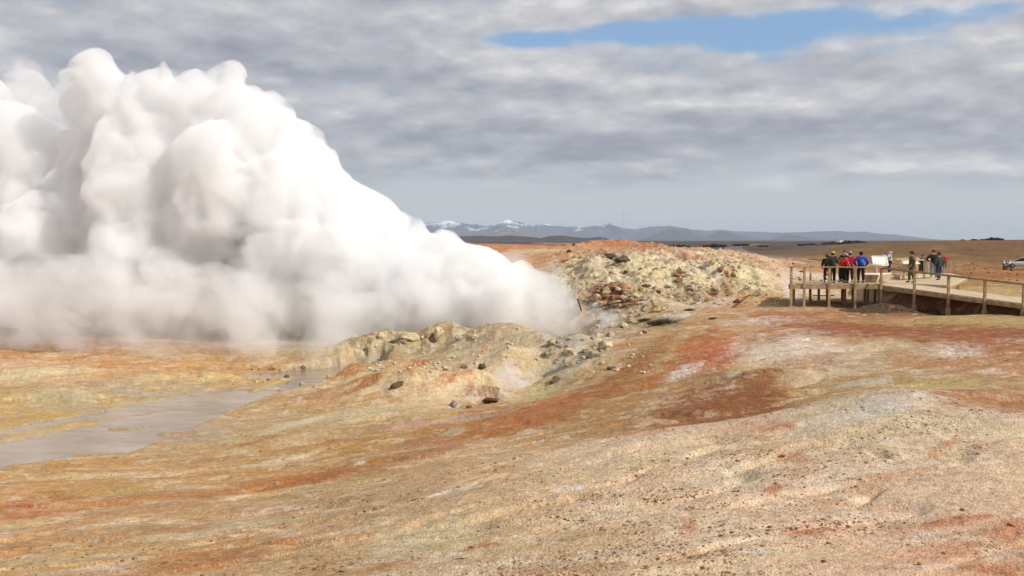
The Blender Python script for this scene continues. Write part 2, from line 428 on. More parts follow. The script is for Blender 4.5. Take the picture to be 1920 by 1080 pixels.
# patches: u, v, ru, rv, slope(px rise per px), colour, strength, softness
W = (232, 215, 200); W2 = (224, 205, 180); RED = (190, 78, 45); ORG = (190, 105, 60); BRN = (150, 92, 50); YEL = (212, 190, 120); GRY = (185, 178, 160); PNK = (220, 165, 140)
PATCH = [
    (1320, 660, 90, 22, .25, (200, 75, 40), 1.0, .35), (1350, 668, 50, 12, .25, (205, 62, 35), 1, .3), (1398, 650, 18, 5, .2, (205, 62, 35), 1, .3), (1280, 652, 30, 6, .2, (195, 85, 50), .8, .4),
    (1480, 650, 110, 26, .1, W, .75, .6), (1440, 600, 90, 8, 0, W, .75, .6), (1555, 620, 60, 8, .0, W, .6, .5), (1800, 655, 75, 12, .15, W, .85, .5), (1860, 698, 35, 5, 0, W, .7, .5), (1280, 695, 45, 8, .2, W, .85, .5), (1180, 615, 60, 12, .1, (215, 195, 160), .6, .6),
    (1340, 730, 70, 12, .25, W2, .8, .5), (1230, 765, 60, 10, .25, W2, .5, .5), (1620, 640, 90, 10, .05, (215, 185, 150), .5, .6), (1900, 638, 40, 5, 0, W, .7, .5), (1550, 700, 80, 6, .1, W2, .5, .6), (1620, 715, 60, 5, .05, (210, 205, 195), .6, .5),
    (1425, 718, 75, 14, .25, (146, 92, 50), .95, .4), (1370, 762, 130, 26, .15, (146, 88, 46), 1, .35), (1430, 742, 70, 12, .1, (150, 92, 48), .9, .4), (1700, 620, 220, 18, -.02, (150, 84, 44), .85, .45), (1560, 605, 100, 14, 0, (158, 92, 50), .8, .5), (1850, 640, 90, 20, .1, (158, 86, 48), .8, .5),
    (1520, 680, 80, 12, .1, (175, 110, 65), .6, .5), (1690, 665, 40, 10, .1, (170, 92, 55), .7, .4), (1730, 600, 150, 8, -.04, (185, 160, 105), .6, .6), (1860, 600, 110, 8, -.03, (190, 168, 112), .7, .5),
    (1760, 725, 140, 8, .05, (205, 185, 110), .5, .6), (1850, 745, 160, 16, -.08, (172, 112, 66), .8, .4), (1880, 715, 60, 10, 0, (172, 130, 100), .5, .5),
    (1220, 655, 90, 14, .25, (164, 108, 58), .75, .5), (1160, 710, 110, 14, .3, (158, 98, 52), .8, .5), (1230, 708, 40, 9, .3, (192, 88, 50), .9, .4), (1180, 728, 60, 8, .25, (195, 95, 55), .7, .5), (1020, 770, 80, 16, .25, (190, 90, 52), .85, .45), (960, 790, 150, 22, .2, (180, 112, 62), .7, .5), (1060, 745, 60, 6, .2, (210, 110, 75), .7, .5),
    (1300, 745, 60, 8, .2, (185, 92, 50), .4, .5), (1250, 803, 80, 7, .2, (192, 100, 62), .8, .5), (1230, 808, 70, 5, .12, PNK, .7, .5),
    (1640, 765, 140, 16, .08, (218, 205, 190), .85, .6), (1570, 775, 80, 10, .15, (222, 200, 175), .6, .5), (1760, 790, 120, 12, -.1, (225, 208, 170), .8, .5), (1880, 780, 80, 10, -.1, (222, 200, 175), .7, .5), (1640, 760, 30, 12, .1, (180, 172, 160), .6, .5),
    (1450, 798, 50, 6, .1, (215, 130, 95), .8, .4), (1475, 798, 14, 5, 0, (205, 90, 55), .9, .3), (1400, 800, 60, 8, .1, PNK, .7, .5), (1490, 858, 30, 9, 0, (205, 105, 70), .8, .4), (1450, 915, 22, 9, .3, (205, 80, 48), .95, .35), (1490, 895, 40, 8, .3, (200, 120, 80), .5, .5),
    (1380, 905, 70, 14, .1, (208, 198, 170), .6, .6), (1520, 995, 70, 6, .05, (208, 85, 52), .9, .45), (1790, 976, 70, 5, .05, (200, 70, 45), .9, .4), (1740, 990, 70, 10, .05, (212, 130, 100), .6, .5), (1830, 838, 10, 4, 0, (205, 85, 60), .9, .3), (1770, 838, 60, 6, .2, (200, 125, 80), .6, .5),
    (1900, 990, 60, 16, .2, (200, 90, 62), .7, .5), (1700, 885, 90, 5, .05, (200, 110, 70), .6, .5), (1290, 990, 20, 14, .7, (200, 95, 60), .8, .4), (1350, 985, 60, 14, .3, (215, 195, 175), .5, .6), (1760, 1040, 120, 14, .05, (205, 130, 98), .5, .6), (1860, 1070, 60, 5, -.05, (190, 70, 50), .8, .4),
    (1500, 1045, 160, 14, 0, (222, 196, 155), .6, .6), (1740, 1000, 40, 6, 0, W, .6, .5), (1640, 1065, 60, 6, 0, (215, 110, 85), .6, .5), (1760, 930, 40, 8, .1, (215, 185, 150), .6, .5),
    (1140, 960, 80, 12, .25, (214, 200, 165), .6, .6), (1075, 915, 25, 4, .15, (225, 212, 205), .9, .4), (1045, 918, 10, 4, .1, (225, 212, 205), .9, .4), (900, 1025, 35, 6, .2, (195, 92, 48), .9, .4), (740, 1058, 50, 5, .12, (198, 92, 50), .9, .4), (800, 1010, 130, 28, .1, (205, 195, 155), .55, .6), (830, 1030, 20, 8, 0, (165, 145, 70), .6, .5),
    (670, 1005, 30, 5, .1, (200, 110, 65), .8, .4), (1100, 1065, 250, 8, -.01, (190, 150, 112), .5, .6), (1140, 1080, 250, 10, 0, (228, 200, 160), .7, .5),
    (60, 945, 60, 14, .05, (212, 95, 62), .95, .45), (90, 962, 80, 8, .12, (208, 98, 62), .9, .4), (55, 948, 16, 5, 0, (222, 75, 52), .9, .4), (80, 942, 30, 5, -.4, (225, 200, 165), .9, .4), (150, 962, 60, 5, .15, (210, 190, 150), .6, .5), (110, 935, 60, 10, .1, (212, 135, 72), .7, .5),
    (430, 925, 80, 9, .15, (200, 108, 68), .7, .5), (540, 905, 90, 12, .2, (200, 105, 62), .85, .45), (600, 895, 60, 10, .2, (192, 105, 55), .8, .4), (320, 928, 60, 6, .15, (198, 108, 65), .6, .5), (260, 915, 90, 7, .12, (190, 160, 90), .5, .6), (215, 945, 80, 6, .15, (200, 110, 62), .7, .5),
    (540, 1015, 120, 9, .22, (205, 110, 72), .85, .45), (380, 1045, 110, 24, .25, (200, 118, 78), .85, .5), (430, 1055, 60, 12, .2, (208, 115, 80), .7, .5), (200, 1068, 40, 4, .1, (228, 200, 185), .8, .4), (100, 1050, 90, 24, .1, (195, 165, 100), .6, .6), (440, 990, 110, 9, .15, (210, 198, 162), .6, .6), (20, 1040, 40, 16, .1, (205, 120, 80), .6, .5), (300, 1030, 100, 7, .15, (212, 178, 125), .6, .6),
    (350, 815, 36, 6, 0, (198, 95, 50), 1, .25), (380, 812, 10, 3, 0, (225, 195, 160), .8, .3), (235, 803, 26, 6, .05, (165, 130, 85), .8, .3), (470, 832, 30, 3, .2, (205, 95, 55), .9, .4), (440, 847, 26, 6, .05, (222, 205, 160), .8, .5), (500, 810, 110, 7, .18, (212, 195, 145), .6, .6), (610, 780, 80, 8, .2, (205, 198, 160), .6, .6),
    (530, 862, 60, 6, .15, (222, 205, 165), .7, .5), (600, 870, 60, 5, .2, (215, 180, 115), .7, .5), (620, 845, 40, 5, .2, (200, 120, 65), .7, .5), (820, 843, 60, 6, .15, (178, 95, 48), .85, .4), (730, 860, 60, 8, .12, (182, 105, 58), .7, .5), (620, 890, 90, 8, .15, (170, 105, 55), .5, .5), (780, 800, 80, 10, .15, (172, 140, 80), .5, .6),
    (760, 802, 34, 9, .1, (222, 170, 150), .85, .4), (830, 792, 40, 4, .05, (222, 180, 160), .7, .5), (850, 810, 26, 8, .1, (200, 195, 160), .7, .5), (985, 812, 20, 4, .1, (215, 205, 185), .7, .4), (675, 868, 10, 3, 0, W, .9, .3), (660, 860, 20, 4, .1, (200, 100, 60), .7, .4),
    (685, 717, 42, 10, .2, (192, 88, 52), .95, .35), (845, 714, 14, 7, .3, (200, 65, 38), .95, .3), (800, 728, 70, 12, .25, (190, 115, 62), .85, .4), (838, 735, 40, 12, .1, (228, 205, 180), .85, .45), (810, 755, 60, 20, .1, (225, 190, 150), .75, .5), (893, 718, 16, 12, .5, (205, 85, 55), .85, .35), (905, 720, 20, 10, 0, (228, 215, 170), .8, .4), (790, 677, 22, 5, .1, (185, 78, 42), .95, .3),
    (650, 692, 30, 7, .1, (175, 85, 50), .9, .35), (700, 680, 40, 5, .15, (200, 110, 70), .7, .4), (850, 760, 12, 5, 0, (228, 215, 215), .9, .3), (880, 748, 10, 4, 0, (225, 205, 200), .9, .3), (920, 752, 22, 9, 0, (130, 90, 68), .8, .4), (740, 722, 14, 9, .4, (110, 95, 75), .4, .3), (700, 770, 60, 10, .2, (215, 205, 165), .6, .5), (860, 788, 110, 5, .08, (172, 155, 135), .9, .4), (740, 796, 60, 4, .1, (175, 155, 135), .6, .5),
    (955, 668, 50, 22, 0, (218, 192, 150), .8, .5), (800, 745, 60, 16, .15, (228, 206, 160), .7, .5), (640, 715, 60, 6, .15, (224, 200, 150), .6, .5), (740, 700, 60, 5, .2, (226, 204, 160), .7, .5), (560, 795, 60, 5, .2, (214, 206, 170), .6, .5), (910, 650, 40, 8, .3, (200, 140, 90), .6, .5), (990, 650, 60, 10, 0, (215, 195, 155), .6, .5), (1060, 635, 40, 12, .2, (185, 178, 165), .7, .5), (1000, 700, 60, 10, .1, (205, 180, 140), .6, .5), (1090, 710, 60, 12, .2, (170, 135, 75), .6, .5), (1010, 740, 40, 12, .2, (205, 190, 130), .7, .5), (1180, 640, 40, 8, .2, (195, 78, 45), .4, .4),
    (60, 700, 60, 10, 0, (228, 208, 165), .8, .5), (30, 680, 40, 8, 0, (222, 165, 140), .7, .5), (150, 672, 16, 8, .2, (190, 95, 55), .8, .4), (200, 690, 30, 6, 0, (225, 110, 80), .7, .5), (110, 735, 80, 12, 0, (214, 198, 142), .7, .5), (280, 707, 50, 6, .05, (222, 200, 130), .8, .5), (410, 705, 50, 8, .05, (222, 198, 130), .8, .5), (20, 755, 30, 10, 0, (205, 145, 60), .6, .5),
    (250, 755, 40, 5, .1, (222, 205, 150), .6, .5), (90, 780, 80, 8, .1, (205, 168, 90), .7, .5), (110, 820, 60, 8, .2, (195, 205, 175), .6, .6), (60, 810, 50, 6, .1, (215, 200, 150), .6, .6), (540, 722, 40, 8, .1, (205, 190, 110), .8, .4), (460, 740, 30, 5, .05, (190, 120, 60), .8, .4), (430, 736, 40, 4, .05, (110, 95, 45), .6, .4), (520, 690, 30, 6, .1, (200, 115, 75), .6, .5), (560, 680, 40, 6, .1, (218, 190, 150), .6, .5), (580, 755, 40, 5, .1, (215, 165, 130), .6, .5), (20, 662, 50, 6, 0, (175, 90, 60), .7, .5), (160, 660, 50, 6, 0, (165, 95, 68), .5, .5), (100, 690, 120, 8, 0, (226, 206, 168), .6, .6),
    (1100, 462, 50, 4, 0, (215, 150, 105), .7, .5), (1020, 470, 50, 5, 0, (218, 205, 165), .85, .5), (870, 462, 40, 3, 0, (205, 145, 85), .6, .5), (1000, 478, 80, 4, 0, (195, 115, 70), .7, .5), (1060, 457, 60, 1.5, 0, (222, 165, 120), .6, .5), (1170, 450, 50, 4, 0, (208, 118, 82), .6, .7),
    (1300, 482, 26, 4, -.05, (205, 90, 62), .7, .4), (1340, 495, 60, 5, 0, (228, 205, 185), .6, .5), (1400, 530, 40, 12, 0, (222, 212, 140), .6, .5), (1280, 520, 60, 8, 0, (222, 210, 155), .5, .5), (1440, 512, 30, 8, 0, (228, 190, 165), .6, .5), (1430, 498, 20, 8, 0, (185, 90, 55), .6, .5), (1350, 548, 80, 8, .15, (180, 118, 68), .7, .5), (1480, 540, 60, 8, .2, (225, 215, 205), .7, .5), (1500, 515, 40, 6, 0, (222, 205, 190), .6, .5),
    (1380, 573, 60, 6, .1, (190, 118, 68), .7, .5), (1270, 590, 30, 5, 0, (222, 215, 200), .8, .4), (1240, 605, 34, 9, 0, (105, 88, 58), .7, .4), (1140, 545, 30, 18, 0, (140, 75, 40), .8, .5), (1270, 560, 70, 10, 0, (160, 110, 75), .6, .5), (1330, 600, 60, 8, .1, (190, 110, 62), .7, .5), (1330, 566, 40, 8, 0, (225, 205, 190), .6, .5),
    (1560, 520, 50, 5, 0, (230, 220, 205), .8, .5), (1530, 550, 40, 6, 0, (232, 218, 200), .7, .5), (1850, 506, 90, 4, 0, (190, 130, 80), .7, .5), (1880, 500, 60, 3, 0, (200, 115, 60), .6, .5), (1860, 548, 70, 7, .0, (190, 165, 110), .7, .5), (1780, 505, 60, 5, 0, (150, 112, 72), .6, .5), (1860, 515, 90, 5, 0, (168, 92, 48), .7, .5),
]

def ground_colours(me, V):
    x = V[:, 0].astype(np.float64); y = V[:, 1].astype(np.float64)
    u, D = uD(x, y)
    th = np.arctan2(x, y); lD = np.log(np.maximum(D, 1))
    N = len(x)
    sel = (D < 700)
    wx = x + np.minimum(D * .02, 3) * 2.2 * fbm(x * .3, y * .3, 3, 201)
    wy = y + np.minimum(D * .02, 3) * 2.2 * fbm(x * .3, y * .3, 3, 207)
    uw, Dw = uD(wx, wy); lw = np.log(np.maximum(Dw, 1)).astype(np.float32); uw = uw.astype(np.float32)
    acc = np.zeros((N, 3), np.float32); ws = np.full(N, 1e-9)
    for (au, av, c) in ANCH:
        ax, aD = hit(au, min(av, 1079))
        d = ((uw - au) / 120.0) ** 2 + ((lw - math.log(aD)) / .10) ** 2
        w = 1.0 / (.15 + d); w *= w
        acc += w[:, None].astype(np.float32) * C(*c); ws += w
    col = acc / ws[:, None].astype(np.float32)
    # mineral streaks, in metres on the ground
    ca, sa = math.cos(math.radians(15)), math.sin(math.radians(15))
    p = wx * ca + wy * sa; q = -wx * sa + wy * ca
    near = 1 - smooth(120, 200, D)
    grass = smooth(72, 95, D) * smooth(1480, 1560, u)
    near = near * (1 - grass)
    rz = rough_zone(u, D)
    def lay(mask, c, k):
        nonlocal col
        m = (np.clip(mask, 0, 1) * k).astype(np.float32)[:, None]
        col = col * (1 - m) + m * C(*c)
    hf = .16 * fbm(x * 2.3, y * 3.1, 4, 299, .7)
    s1 = fbm(p * .22, q * .55, 6, 301, .62) + hf; s2 = fbm(p * .28 + 9, q * .7, 6, 311, .62) + hf; s3 = fbm(p * .38 + 5, q * .9, 6, 321, .64) - hf; s4 = fbm(p * .15, q * .4, 6, 331, .62) - hf
    warm = np.clip(col[:, 0] / np.maximum(col[:, 2], .01) / 3.0, .4, 1.3)
    lay(smooth(.12, .42, s1) * near, (228, 208, 182), .55)
    lay(smooth(.18, .42, s2) * near, (184, 122, 78), .42)
    lay(smooth(.30, .5, s3) * near * smooth(-.2, .2, s4), (196, 100, 62), .38)
    lay(smooth(.14, .4, s4) * near, (206, 186, 132), .35)
    lay(smooth(.2, .45, fbm(p * .26, q * .6, 6, 341, .62) + hf) * near, (172, 132, 84), .45)
    lay(smooth(.34, .46, fbm(x * .5, y * .9, 5, 351, .65)) * near, (235, 222, 205), .6)
    lf = (1 - smooth(700, 900, u)) * near * smooth(10, 13, D) * (1 - smooth(30, 36, D))
    lay(smooth(.05, .35, fbm(p * .3 + 2, q * .9, 6, 358, .64)) * lf, (222, 200, 158), .5)
    lay(smooth(.1, .36, fbm(p * .25 + 12, q * .8, 6, 359, .64)) * lf, (176, 138, 92), .45)
    cen = np.exp(-((u - 820) / 230) ** 2) * smooth(32, 37, D) * (1 - smooth(50, 56, D))
    lay(smooth(-.05, .3, fbm(x * .55, y * .9, 6, 355, .64)) * cen, (230, 205, 166), .65)
    lay(smooth(.2, .4, fbm(x * .5 + 9, y * .8, 6, 357, .64)) * cen, (196, 128, 84), .5)
    lay(smooth(.1, .32, fbm(x * 1.1, y * 1.5, 5, 363, .66)) * near, (234, 214, 188), .46)
    lay(smooth(.12, .36, fbm(x * 1.5 + 5, y * 2.3, 5, 365, .66)) * near, (158, 112, 70), .22)
    # rubble: pale crust, brown and yellow
    lay(smooth(.0, .3, fbm(x * .8, y * .8, 5, 361, .65)) * rz, (176, 138, 96), .45)
    lay(smooth(.1, .35, fbm(x * .5, y * .5, 5, 371, .65)) * rz, (226, 214, 186), .6)
    lay(smooth(.15, .35, fbm(x * .4 + 7, y * .4, 5, 375, .65)) * rz, (216, 204, 142), .45)
    lay(smooth(.28, .42, fbm(x * .6 + 3, y * .6, 5, 377, .65)) * rz, (150, 90, 52), .6)
    # grass hill
    lay(smooth(.0, .35, fbm(x * .06, y * .05, 6, 381, .7)) * grass, (112, 72, 40), .7)
    lay(smooth(.05, .35, fbm(x * .10 + 3, y * .06, 6, 391, .7)) * grass, (150, 122, 74), .5)
    # lava field
    far = smooth(200, 330, D) * (1 - smooth(1480, 1640, u) * (1 - smooth(420, 520, D)))
    lay(far, (84, 72, 62), .9)
    lay(smooth(.0, .3, fbm(x * .03, y * .03, 6, 395, .65)) * far, (40, 36, 34), .8)
    lay(smooth(.15, .4, fbm(x * .01, y * .02, 5, 396, .6)) * far, (135, 112, 82), .6)
    # placed mineral patches
    for (pu, pv, ru, rv, sl, c, k, soft) in PATCH:
        if c[0] - c[1] > 75: c = tuple(a * .75 + b * .25 for a, b in zip((c[0] - 12, c[1] + 8, c[2] - 6), (180, 118, 62))); k = k * .85
        x0, D0 = hit(pu, min(pv, 1079))
        D1 = hit(pu, max(pv - rv, 451))[1]; D2 = hit(pu, min(pv + rv, 1079))[1]
        h = max(CAMZ - float(height(np.array([x0]), np.array([D0]), False)[0]), .4)
        flat = rv * D0 * D0 / (F * h)
        RY = min(max(.5 * (D1 - D2), .25 * flat, .12), 2.0 * flat); RX = ru * D0 / F
        kk = min(sl * D0 / h, 6)
        m = (np.abs(x - x0) < RX * 2.2) & (np.abs(y - D0) < RY * 2.2 + abs(kk) * RX * 2.2)
        idx = np.nonzero(m)[0]
        if not len(idx): continue
        xx = x[idx]; yy = y[idx]
        fs = 2.6 / max(RX, .2)
        wa = fbm(xx * fs, yy * fs * .7, 5, 400 + int(pu) % 97, .62)
        a = (xx - x0) / RX + .5 * fbm(xx * fs * .6, yy * fs * .6, 3, 500 + int(pv) % 89)
        b = ((yy - D0) - kk * (xx - x0)) / RY
        d = np.sqrt(a * a + b * b) + 1.15 * wa + .35 * fbm(xx * fs * 5, yy * fs * 5, 3, 611)
        w = 1 - smooth(1 - soft, 1 + soft * .9, d)
        # breakup
        w = w * (.42 + .58 * smooth(-.22, .12, fbm(xx * fs * 3, yy * fs * 3, 4, 600, .65)))
        w = (w * k).astype(np.float32)[:, None]
        col[idx] = col[idx] * (1 - w) + w * C(*c)
    # wet mud by the stream
    smk = stream_mask(x, y) * (D > 22) * (D < 58)
    lay(smk, (150, 135, 118), .85)
    mud = smooth(-.35, .15, fbm(x * .35, y * .8, 5, 701, .62)) * np.exp(-((u - 260) / 230) ** 2) * smooth(29, 33, D) * (1 - smooth(42, 47, D))
    lay(mud, (176, 160, 138), .8)
    # gravelly variation
    g = 1 + .16 * fbm(x * .7, y * 1.1, 5, 805, .65) + .16 * fbm(x * 2.3, y * 2.3, 4, 801, .65) + .12 * fbm(x * 8, y * 8, 3, 811)
    g = g + grass * (.5 * fbm(x * .9, y * .3, 4, 817, .65) + .75 * fbm(x * .35, y * .05, 5, 818, .7))
    g = g + rz * .25 * fbm(x * 2.5, y * 2.5, 3, 815)
    col *= g[:, None].astype(np.float32)
    lum = col @ np.array([.3, .6, .1], np.float32)
    col = col * .95 + lum[:, None] * .05
    col = np.clip(col, .01, .8)
    wet = np.clip(smk + mud * .7 + smooth(.0, .3, fbm(x * .5, y * .5, 3, 821)) * np.exp(-((u - 200) / 300) ** 2) * (D > 34) * (D < 52) * .5, 0, 1)
    rgba = np.concatenate([col, wet[:, None].astype(np.float32)], 1).astype(np.float32)
    a = me.attributes.new('albedo', 'FLOAT_COLOR', 'POINT')
    a.data.foreach_set('color', rgba.ravel())

def ground_material():
    m, t, out = new_mat('mineral_ground')
    p = t.n('ShaderNodeBsdfPrincipled'); p.inputs['Specular IOR Level'].default_value = .25
    at_ = t.n('ShaderNodeAttribute', attribute_name='albedo')
    g = t.n('ShaderNodeNewGeometry')
    pos = g.outputs['Position']
    n1 = t.noise(pos, 7, 6, .7); n2 = t.noise(pos, 38, 3, .65); n3 = t.noise(pos, 1.4, 5, .65)
    v = t.n('ShaderNodeTexVoronoi'); v.inputs['Scale'].default_value = 24; t.l(pos, v.inputs['Vector'])
    k = t.math('ADD', t.math('MULTIPLY_ADD', n1, 1.5, .27), t.math('MULTIPLY', t.math('SUBTRACT', n2, .5), 1.9))
    k = t.math('ADD', k, t.math('MULTIPLY', t.math('SUBTRACT', n3, .5), .55))
    k = t.math('MAXIMUM', k, .3)
    kc = t.n('ShaderNodeCombineColor')
    for i in range(3): t.l(k, kc.inputs[i])
    c = t.mix(1.0, at_.outputs['Color'], kc.outputs[0], 'MULTIPLY')
    # dark grit
    grit = t.sstep(t.noise(pos, 21, 4, .75), .63, .72)
    grit = t.math('MULTIPLY', grit, t.sstep(t.noise(pos, .8, 3, .6), .42, .62))
    c = t.mix(t.math('MULTIPLY', grit, .6), c, (.12, .06, .035))
    pale = t.math('MULTIPLY', t.sstep(t.noise(pos, 29, 3, .7), .64, .72), .35)
    c = t.mix(pale, c, (.62, .52, .40))
    t.l(c, p.inputs['Base Color'])
    t.l(t.math('MULTIPLY_ADD', at_.outputs['Alpha'], -.45, .92), p.inputs['Roughness'])
    h = t.math('ADD', t.math('MULTIPLY', n1, 1.0), t.math('MULTIPLY', n2, .35))
    h = t.math('ADD', h, t.math('MULTIPLY', t.math('SUBTRACT', 1, v.outputs['Distance']), .25))
    b = t.n('ShaderNodeBump'); b.inputs['Distance'].default_value = .07
    t.l(t.math('MULTIPLY_ADD', at_.outputs['Alpha'], -.6, .75), b.inputs['Strength'])
    t.l(h, b.inputs['Height']); t.l(b.outputs[0], p.inputs['Normal'])
    t.l(p.outputs[0], out.inputs[0])
    return m

ground_me, GV = build_ground()
ground_colours(ground_me, GV)
ground = link('ground', ground_me, ground_material()); tag(ground, kind='structure')
del GV

# ------------------------------------------------------------------ stream water
def build_water():
    xs = np.linspace(-26, -4, 180); ys = np.linspace(21, 57, 260)
    X, Y = np.meshgrid(xs, ys)
    V = np.stack([X.ravel(), Y.ravel(), np.full(X.size, WATER_Z)], 1)
    sm = stream_mask(V[:, 0], V[:, 1])
    hz = height(V[:, 0], V[:, 1])
    nc = len(xs)
    i = np.arange(len(ys) - 1)[:, None] * nc + np.arange(nc - 1)[None, :]
    Q = np.stack([i, i + 1, i + nc + 1, i + nc], -1).reshape(-1, 4)
    keep = (hz[Q] < WATER_Z + .06).any(1) & (sm[Q] > .02).any(1)
    me = np_mesh('water', V, Q[keep])
    m, t, out = new_mat('milky_stream_water')
    p = t.n('ShaderNodeBsdfPrincipled'); p.inputs['Roughness'].default_value = .16; p.inputs['Specular IOR Level'].default_value = .5
    g = t.n('ShaderNodeNewGeometry')
    mp = t.n('ShaderNodeMapping'); t.l(g.outputs['Position'], mp.inputs[0])
    mp.inputs['Rotation'].default_value = (0, 0, math.radians(-50)); mp.inputs['Scale'].default_value = (.4, .9, 1)
    n = t.noise(mp.outputs[0], .9, 6, .65, dist=.6)
    c = t.mix(t.sstep(n, .35, .62), srgb(126, 108, 88), srgb(158, 138, 116))
    c = t.mix(t.math('MULTIPLY', t.sstep(t.noise(mp.outputs[0], 2.1, 5, .7), .52, .72), .6), c, srgb(150, 118, 80))
    t.l(c, p.inputs['Base Color'])
    b = t.n('ShaderNodeBump'); b.inputs['Distance'].default_value = .02; b.inputs['Strength'].default_value = .35
    t.l(t.noise(mp.outputs[0], 9, 4, .6), b.inputs['Height']); t.l(b.outputs[0], p.inputs['Normal'])
    t.l(p.outputs[0], out.inputs[0])
    o = link('water', me, m); tag(o, kind='structure')
build_water()

#==PART2==
STEAM_D = 1.5
HAZE_D = 6e-5
SUN_E = 4.3
EXPO = 0.06
PLUME_H = (.46, .33, .54, (1, 1, 1), 8)
STEP = .5
# ------------------------------------------------------------------ materials of the built things
M_WOOD = simple_mat('weathered_timber', srgb(190, 160, 118, .85), .75, .3, 3.5, .15, 30)
M_WOOD2 = simple_mat('deck_timber', srgb(205, 180, 145, .85), .8, .2, 2.5, .15, 26)
M_PALE = simple_mat('pale_panel', srgb(244, 240, 230, .95), .6, .08, 3, .02)
M_CONC = simple_mat('concrete', srgb(175, 155, 130), .9, .2, 8, .2)
M_METAL = simple_mat('grey_metal', srgb(140, 140, 135), .5, .2, 8, .05, metallic=.4)
M_SKIN = simple_mat('skin', srgb(205, 150, 120, .9), .55, .1, 9, .02)
M_HAIR = simple_mat('brown_hair', srgb(82, 50, 32), .7, .4, 30, .3)
M_EYE = simple_mat('eye_dark', (.02, .015, .012), .3, .1, 9, .0)
_cl = {}
def cloth(r, g, b, k=.9):
    key = (r, g, b)
    if key not in _cl: _cl[key] = simple_mat('cloth_%d_%d_%d' % key, srgb(r, g, b, k), .85, .35, 7, .6, 14)
    return _cl[key]

def plank_mat():
    """boards running across the walkway: gaps are modelled in the mesh, tone varies by board"""
    m, t, out = new_mat('deck_boards')
    p = t.n('ShaderNodeBsdfPrincipled'); p.inputs['Roughness'].default_value = .8
    tc = t.n('ShaderNodeTexCoord')
    mp = t.n('ShaderNodeMapping'); mp.inputs['Scale'].default_value = (7, .3, 1); t.l(tc.outputs['Object'], mp.inputs[0])
    n = t.noise(mp.outputs[0], 1.0, 3, .6); n2 = t.noise(tc.outputs['Object'], 20, 4, .6)
    c = t.mix(t.sstep(n, .3, .7), srgb(196, 170, 134, .85), srgb(228, 206, 172, .85))
    c = t.mix(t.math('MULTIPLY', n2, .3), c, srgb(160, 130, 95, .8))
    t.l(c, p.inputs['Base Color']); t.l(p.outputs[0], out.inputs[0])
    return m
M_DECK = plank_mat()

# ------------------------------------------------------------------ solid helpers
class Solid:
    def __init__(s): s.v = []; s.f = []
    def prism(s, pts, n):      # pts: bottom ring then top ring, n each
        k = len(s.v); s.v += [tuple(p) for p in pts]
        s.f.append(tuple(k + i for i in range(n))[::-1]); s.f.append(tuple(k + n + i for i in range(n)))
        for i in range(n):
            j = (i + 1) % n; s.f.append((k + i, k + j, k + n + j, k + n + i))
    def beam(s, a, b, w, h, up=(0, 0, 1)):
        a = Vector(a); b = Vector(b); d = (b - a).normalized(); up = Vector(up)
        if abs(d.dot(up)) > .95: up = Vector((0, 1, 0))
        r = d.cross(up).normalized() * w / 2; u = r.cross(d).normalized() * h / 2
        ring = lambda c: [c - r - u, c + r - u, c + r + u, c - r + u]
        s.prism(ring(a) + ring(b), 4)
    def build(s, name, mat, parent=None, origin=None):
        me = bpy.data.meshes.new(name)
        o = Vector(origin) if origin is not None else Vector((0, 0, 0))
        me.from_pydata([Vector(p) - o for p in s.v], [], s.f)
        bm = bmesh.new(); bm.from_mesh(me); bmesh.ops.recalc_face_normals(bm, faces=bm.faces); bm.to_mesh(me); bm.free()
        ob = link(name, me, mat, parent)
        if origin is not None and parent is None: ob.location = o
        return ob

def post(name, x, y, z0, z1, w, mat, parent, org):
    s = Solid(); s.beam((x, y, z0), (x, y, z1), w, w)
    return s.build(name, mat, parent, org)

